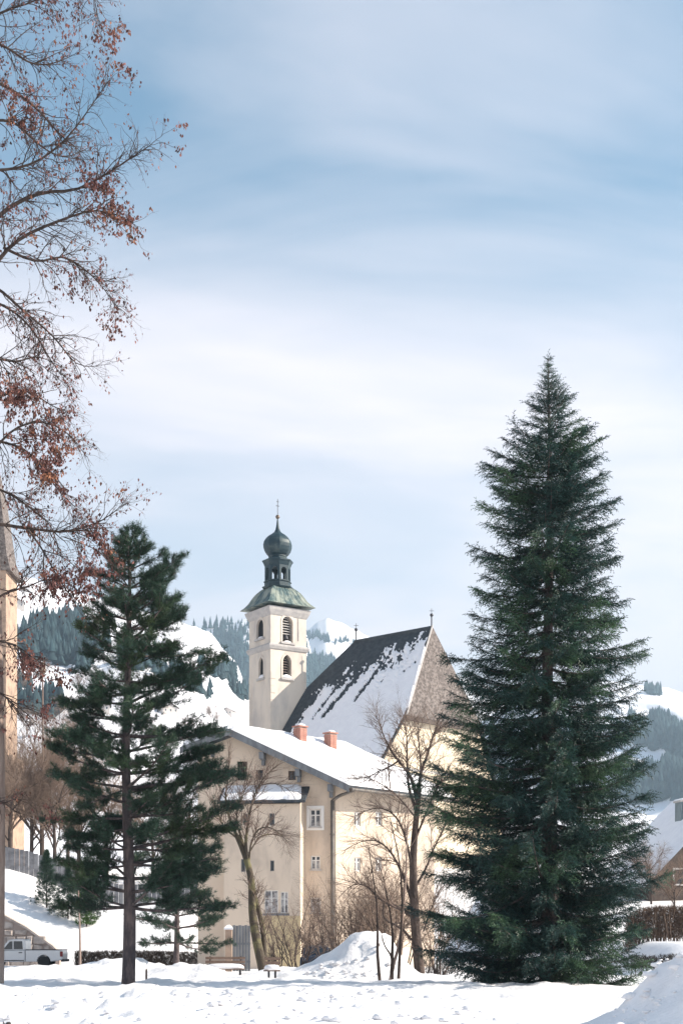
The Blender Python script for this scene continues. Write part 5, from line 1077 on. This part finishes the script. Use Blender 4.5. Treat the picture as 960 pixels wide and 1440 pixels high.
mm = MB(); mm.box((a_, Yg - .15, zg - .2), (b_, Yg + .25, zt5 - .25)); mm.build('shaft', STONE_P, GP); mm = MB(); mm.rings([[(x, y, z) for x, y in ((a_ - e, Yg - .15 - e), (b_ + e, Yg - .15 - e), (b_ + e, Yg + .25 + e), (a_ - e, Yg + .25 + e))] for e, z in ((.06, zt5 - .248), (.06, zt5 - .15), (-.12, zt5 + .02))]); mm.build('cap', ROOFSNOW, GP)
b = gb(206, 48)
SK = thing('wooden_stake', Vector(b), 'small wooden stake in the snow right of the pine trunk', 'stake'); mm = MB(); mm.rings([[(b[0] + dx * w_, b[1] + dy * w_, b[2] + z_) for dx, dy in ((-1, -1), (1, -1), (1, 1), (-1, 1))] for w_, z_ in ((.03, -.2), (.03, .3), (.01, .36))]); mm.build('post', BENCHWOOD, SK)
Yb = 27.2; x_ = W(11, 0, Yb).x; b = (x_, Yb, gz(x_, Yb))
SB = thing('dark_branch_stub', Vector(b), 'dark broken branch poking out of the snow, bottom left corner', 'branch'); rg = np.random.default_rng(3)
v, f = tubes([(np.array([[x_ - .1, Yb, b[2] - .08], [x_ - .04, Yb, b[2] + .05], [x_ + .02, Yb, b[2] + .11], [x_ + .06, Yb, b[2] + .13]]), np.array([.03, .035, .05, .02])), (np.array([[x_ - .02, Yb, b[2] + .06], [x_ - .06, Yb - .04, b[2] + .12], [x_ - .07, Yb - .05, b[2] + .16]]), np.array([.02, .015, .008]))], 7); mesh('stem', v, f, BARK, SB, True)

# ------------------------------------------------------------------ clods of ploughed snow
rg = np.random.default_rng(99); n_c = 1500
cx_ = np.concatenate([rg.uniform(-11, 3, 800), rg.normal(.4, 1.6, 160), rg.normal(5.0, .8, 130)]); cy_ = np.concatenate([rg.uniform(23, 41, 800), rg.normal(51.5, .9, 160), rg.normal(21.5, 1.3, 130)])
kc = fbm(cx_ * .6, cy_ * .5, 3, 5) > .45; cx_, cy_ = cx_[kc], cy_[kc]; n_c = len(cx_)
sp_ = np.array([[0, 0, -1], [.9, 0, -.3], [.3, .85, -.3], [-.75, .5, -.3], [-.75, -.5, -.3], [.3, -.85, -.3], [.55, .4, .55], [-.2, .65, .55], [-.65, 0, .55], [-.2, -.65, .55], [.55, -.4, .55], [0, 0, .9]])
sf_ = np.array([[0, 2, 1], [0, 3, 2], [0, 4, 3], [0, 5, 4], [0, 1, 5], [1, 2, 6], [2, 3, 7], [3, 4, 8], [4, 5, 9], [5, 1, 10], [6, 2, 7], [7, 3, 8], [8, 4, 9], [9, 5, 10], [10, 1, 6], [11, 6, 7], [11, 7, 8], [11, 8, 9], [11, 9, 10], [11, 10, 6]])
sz_c = .025 + .11 * rg.random(n_c) ** 3
V = sp_[None] * rg.uniform(.65, 1.3, (n_c, 12, 1)) * sz_c[:, None, None] * np.array([1.5, 1.3, .6]) + np.stack([cx_, cy_, ground_z(cx_, cy_) + .2 * sz_c], 1)[:, None]
tag(mesh('snow_clods', V.reshape(-1, 3), (sf_[None] + 12 * np.arange(n_c)[:, None, None]).reshape(-1, 3), SNOW, None, True), 'loose clods of snow scattered over the foreground field', 'snow', kind='stuff')

# ------------------------------------------------------------------ haze
m = bpy.data.materials.new('valley haze'); m.use_nodes = True; n = m.node_tree.nodes; n.clear()
vo = nd(n, 'ShaderNodeVolumePrincipled'); vo.inputs['Color'].default_value = (.60, .81, 1, 1); vo.inputs['Density'].default_value = .0002; vo.inputs['Anisotropy'].default_value = .2
om = nd(n, 'ShaderNodeOutputMaterial'); m.node_tree.links.new(vo.outputs[0], om.inputs[1])
mb = MB(); mb.box((-9500, -400, -4), (9500, 9300, 800)); hzo = mb.build('haze', m); tag(hzo, 'thin blue haze filling the valley', 'haze', kind='stuff')
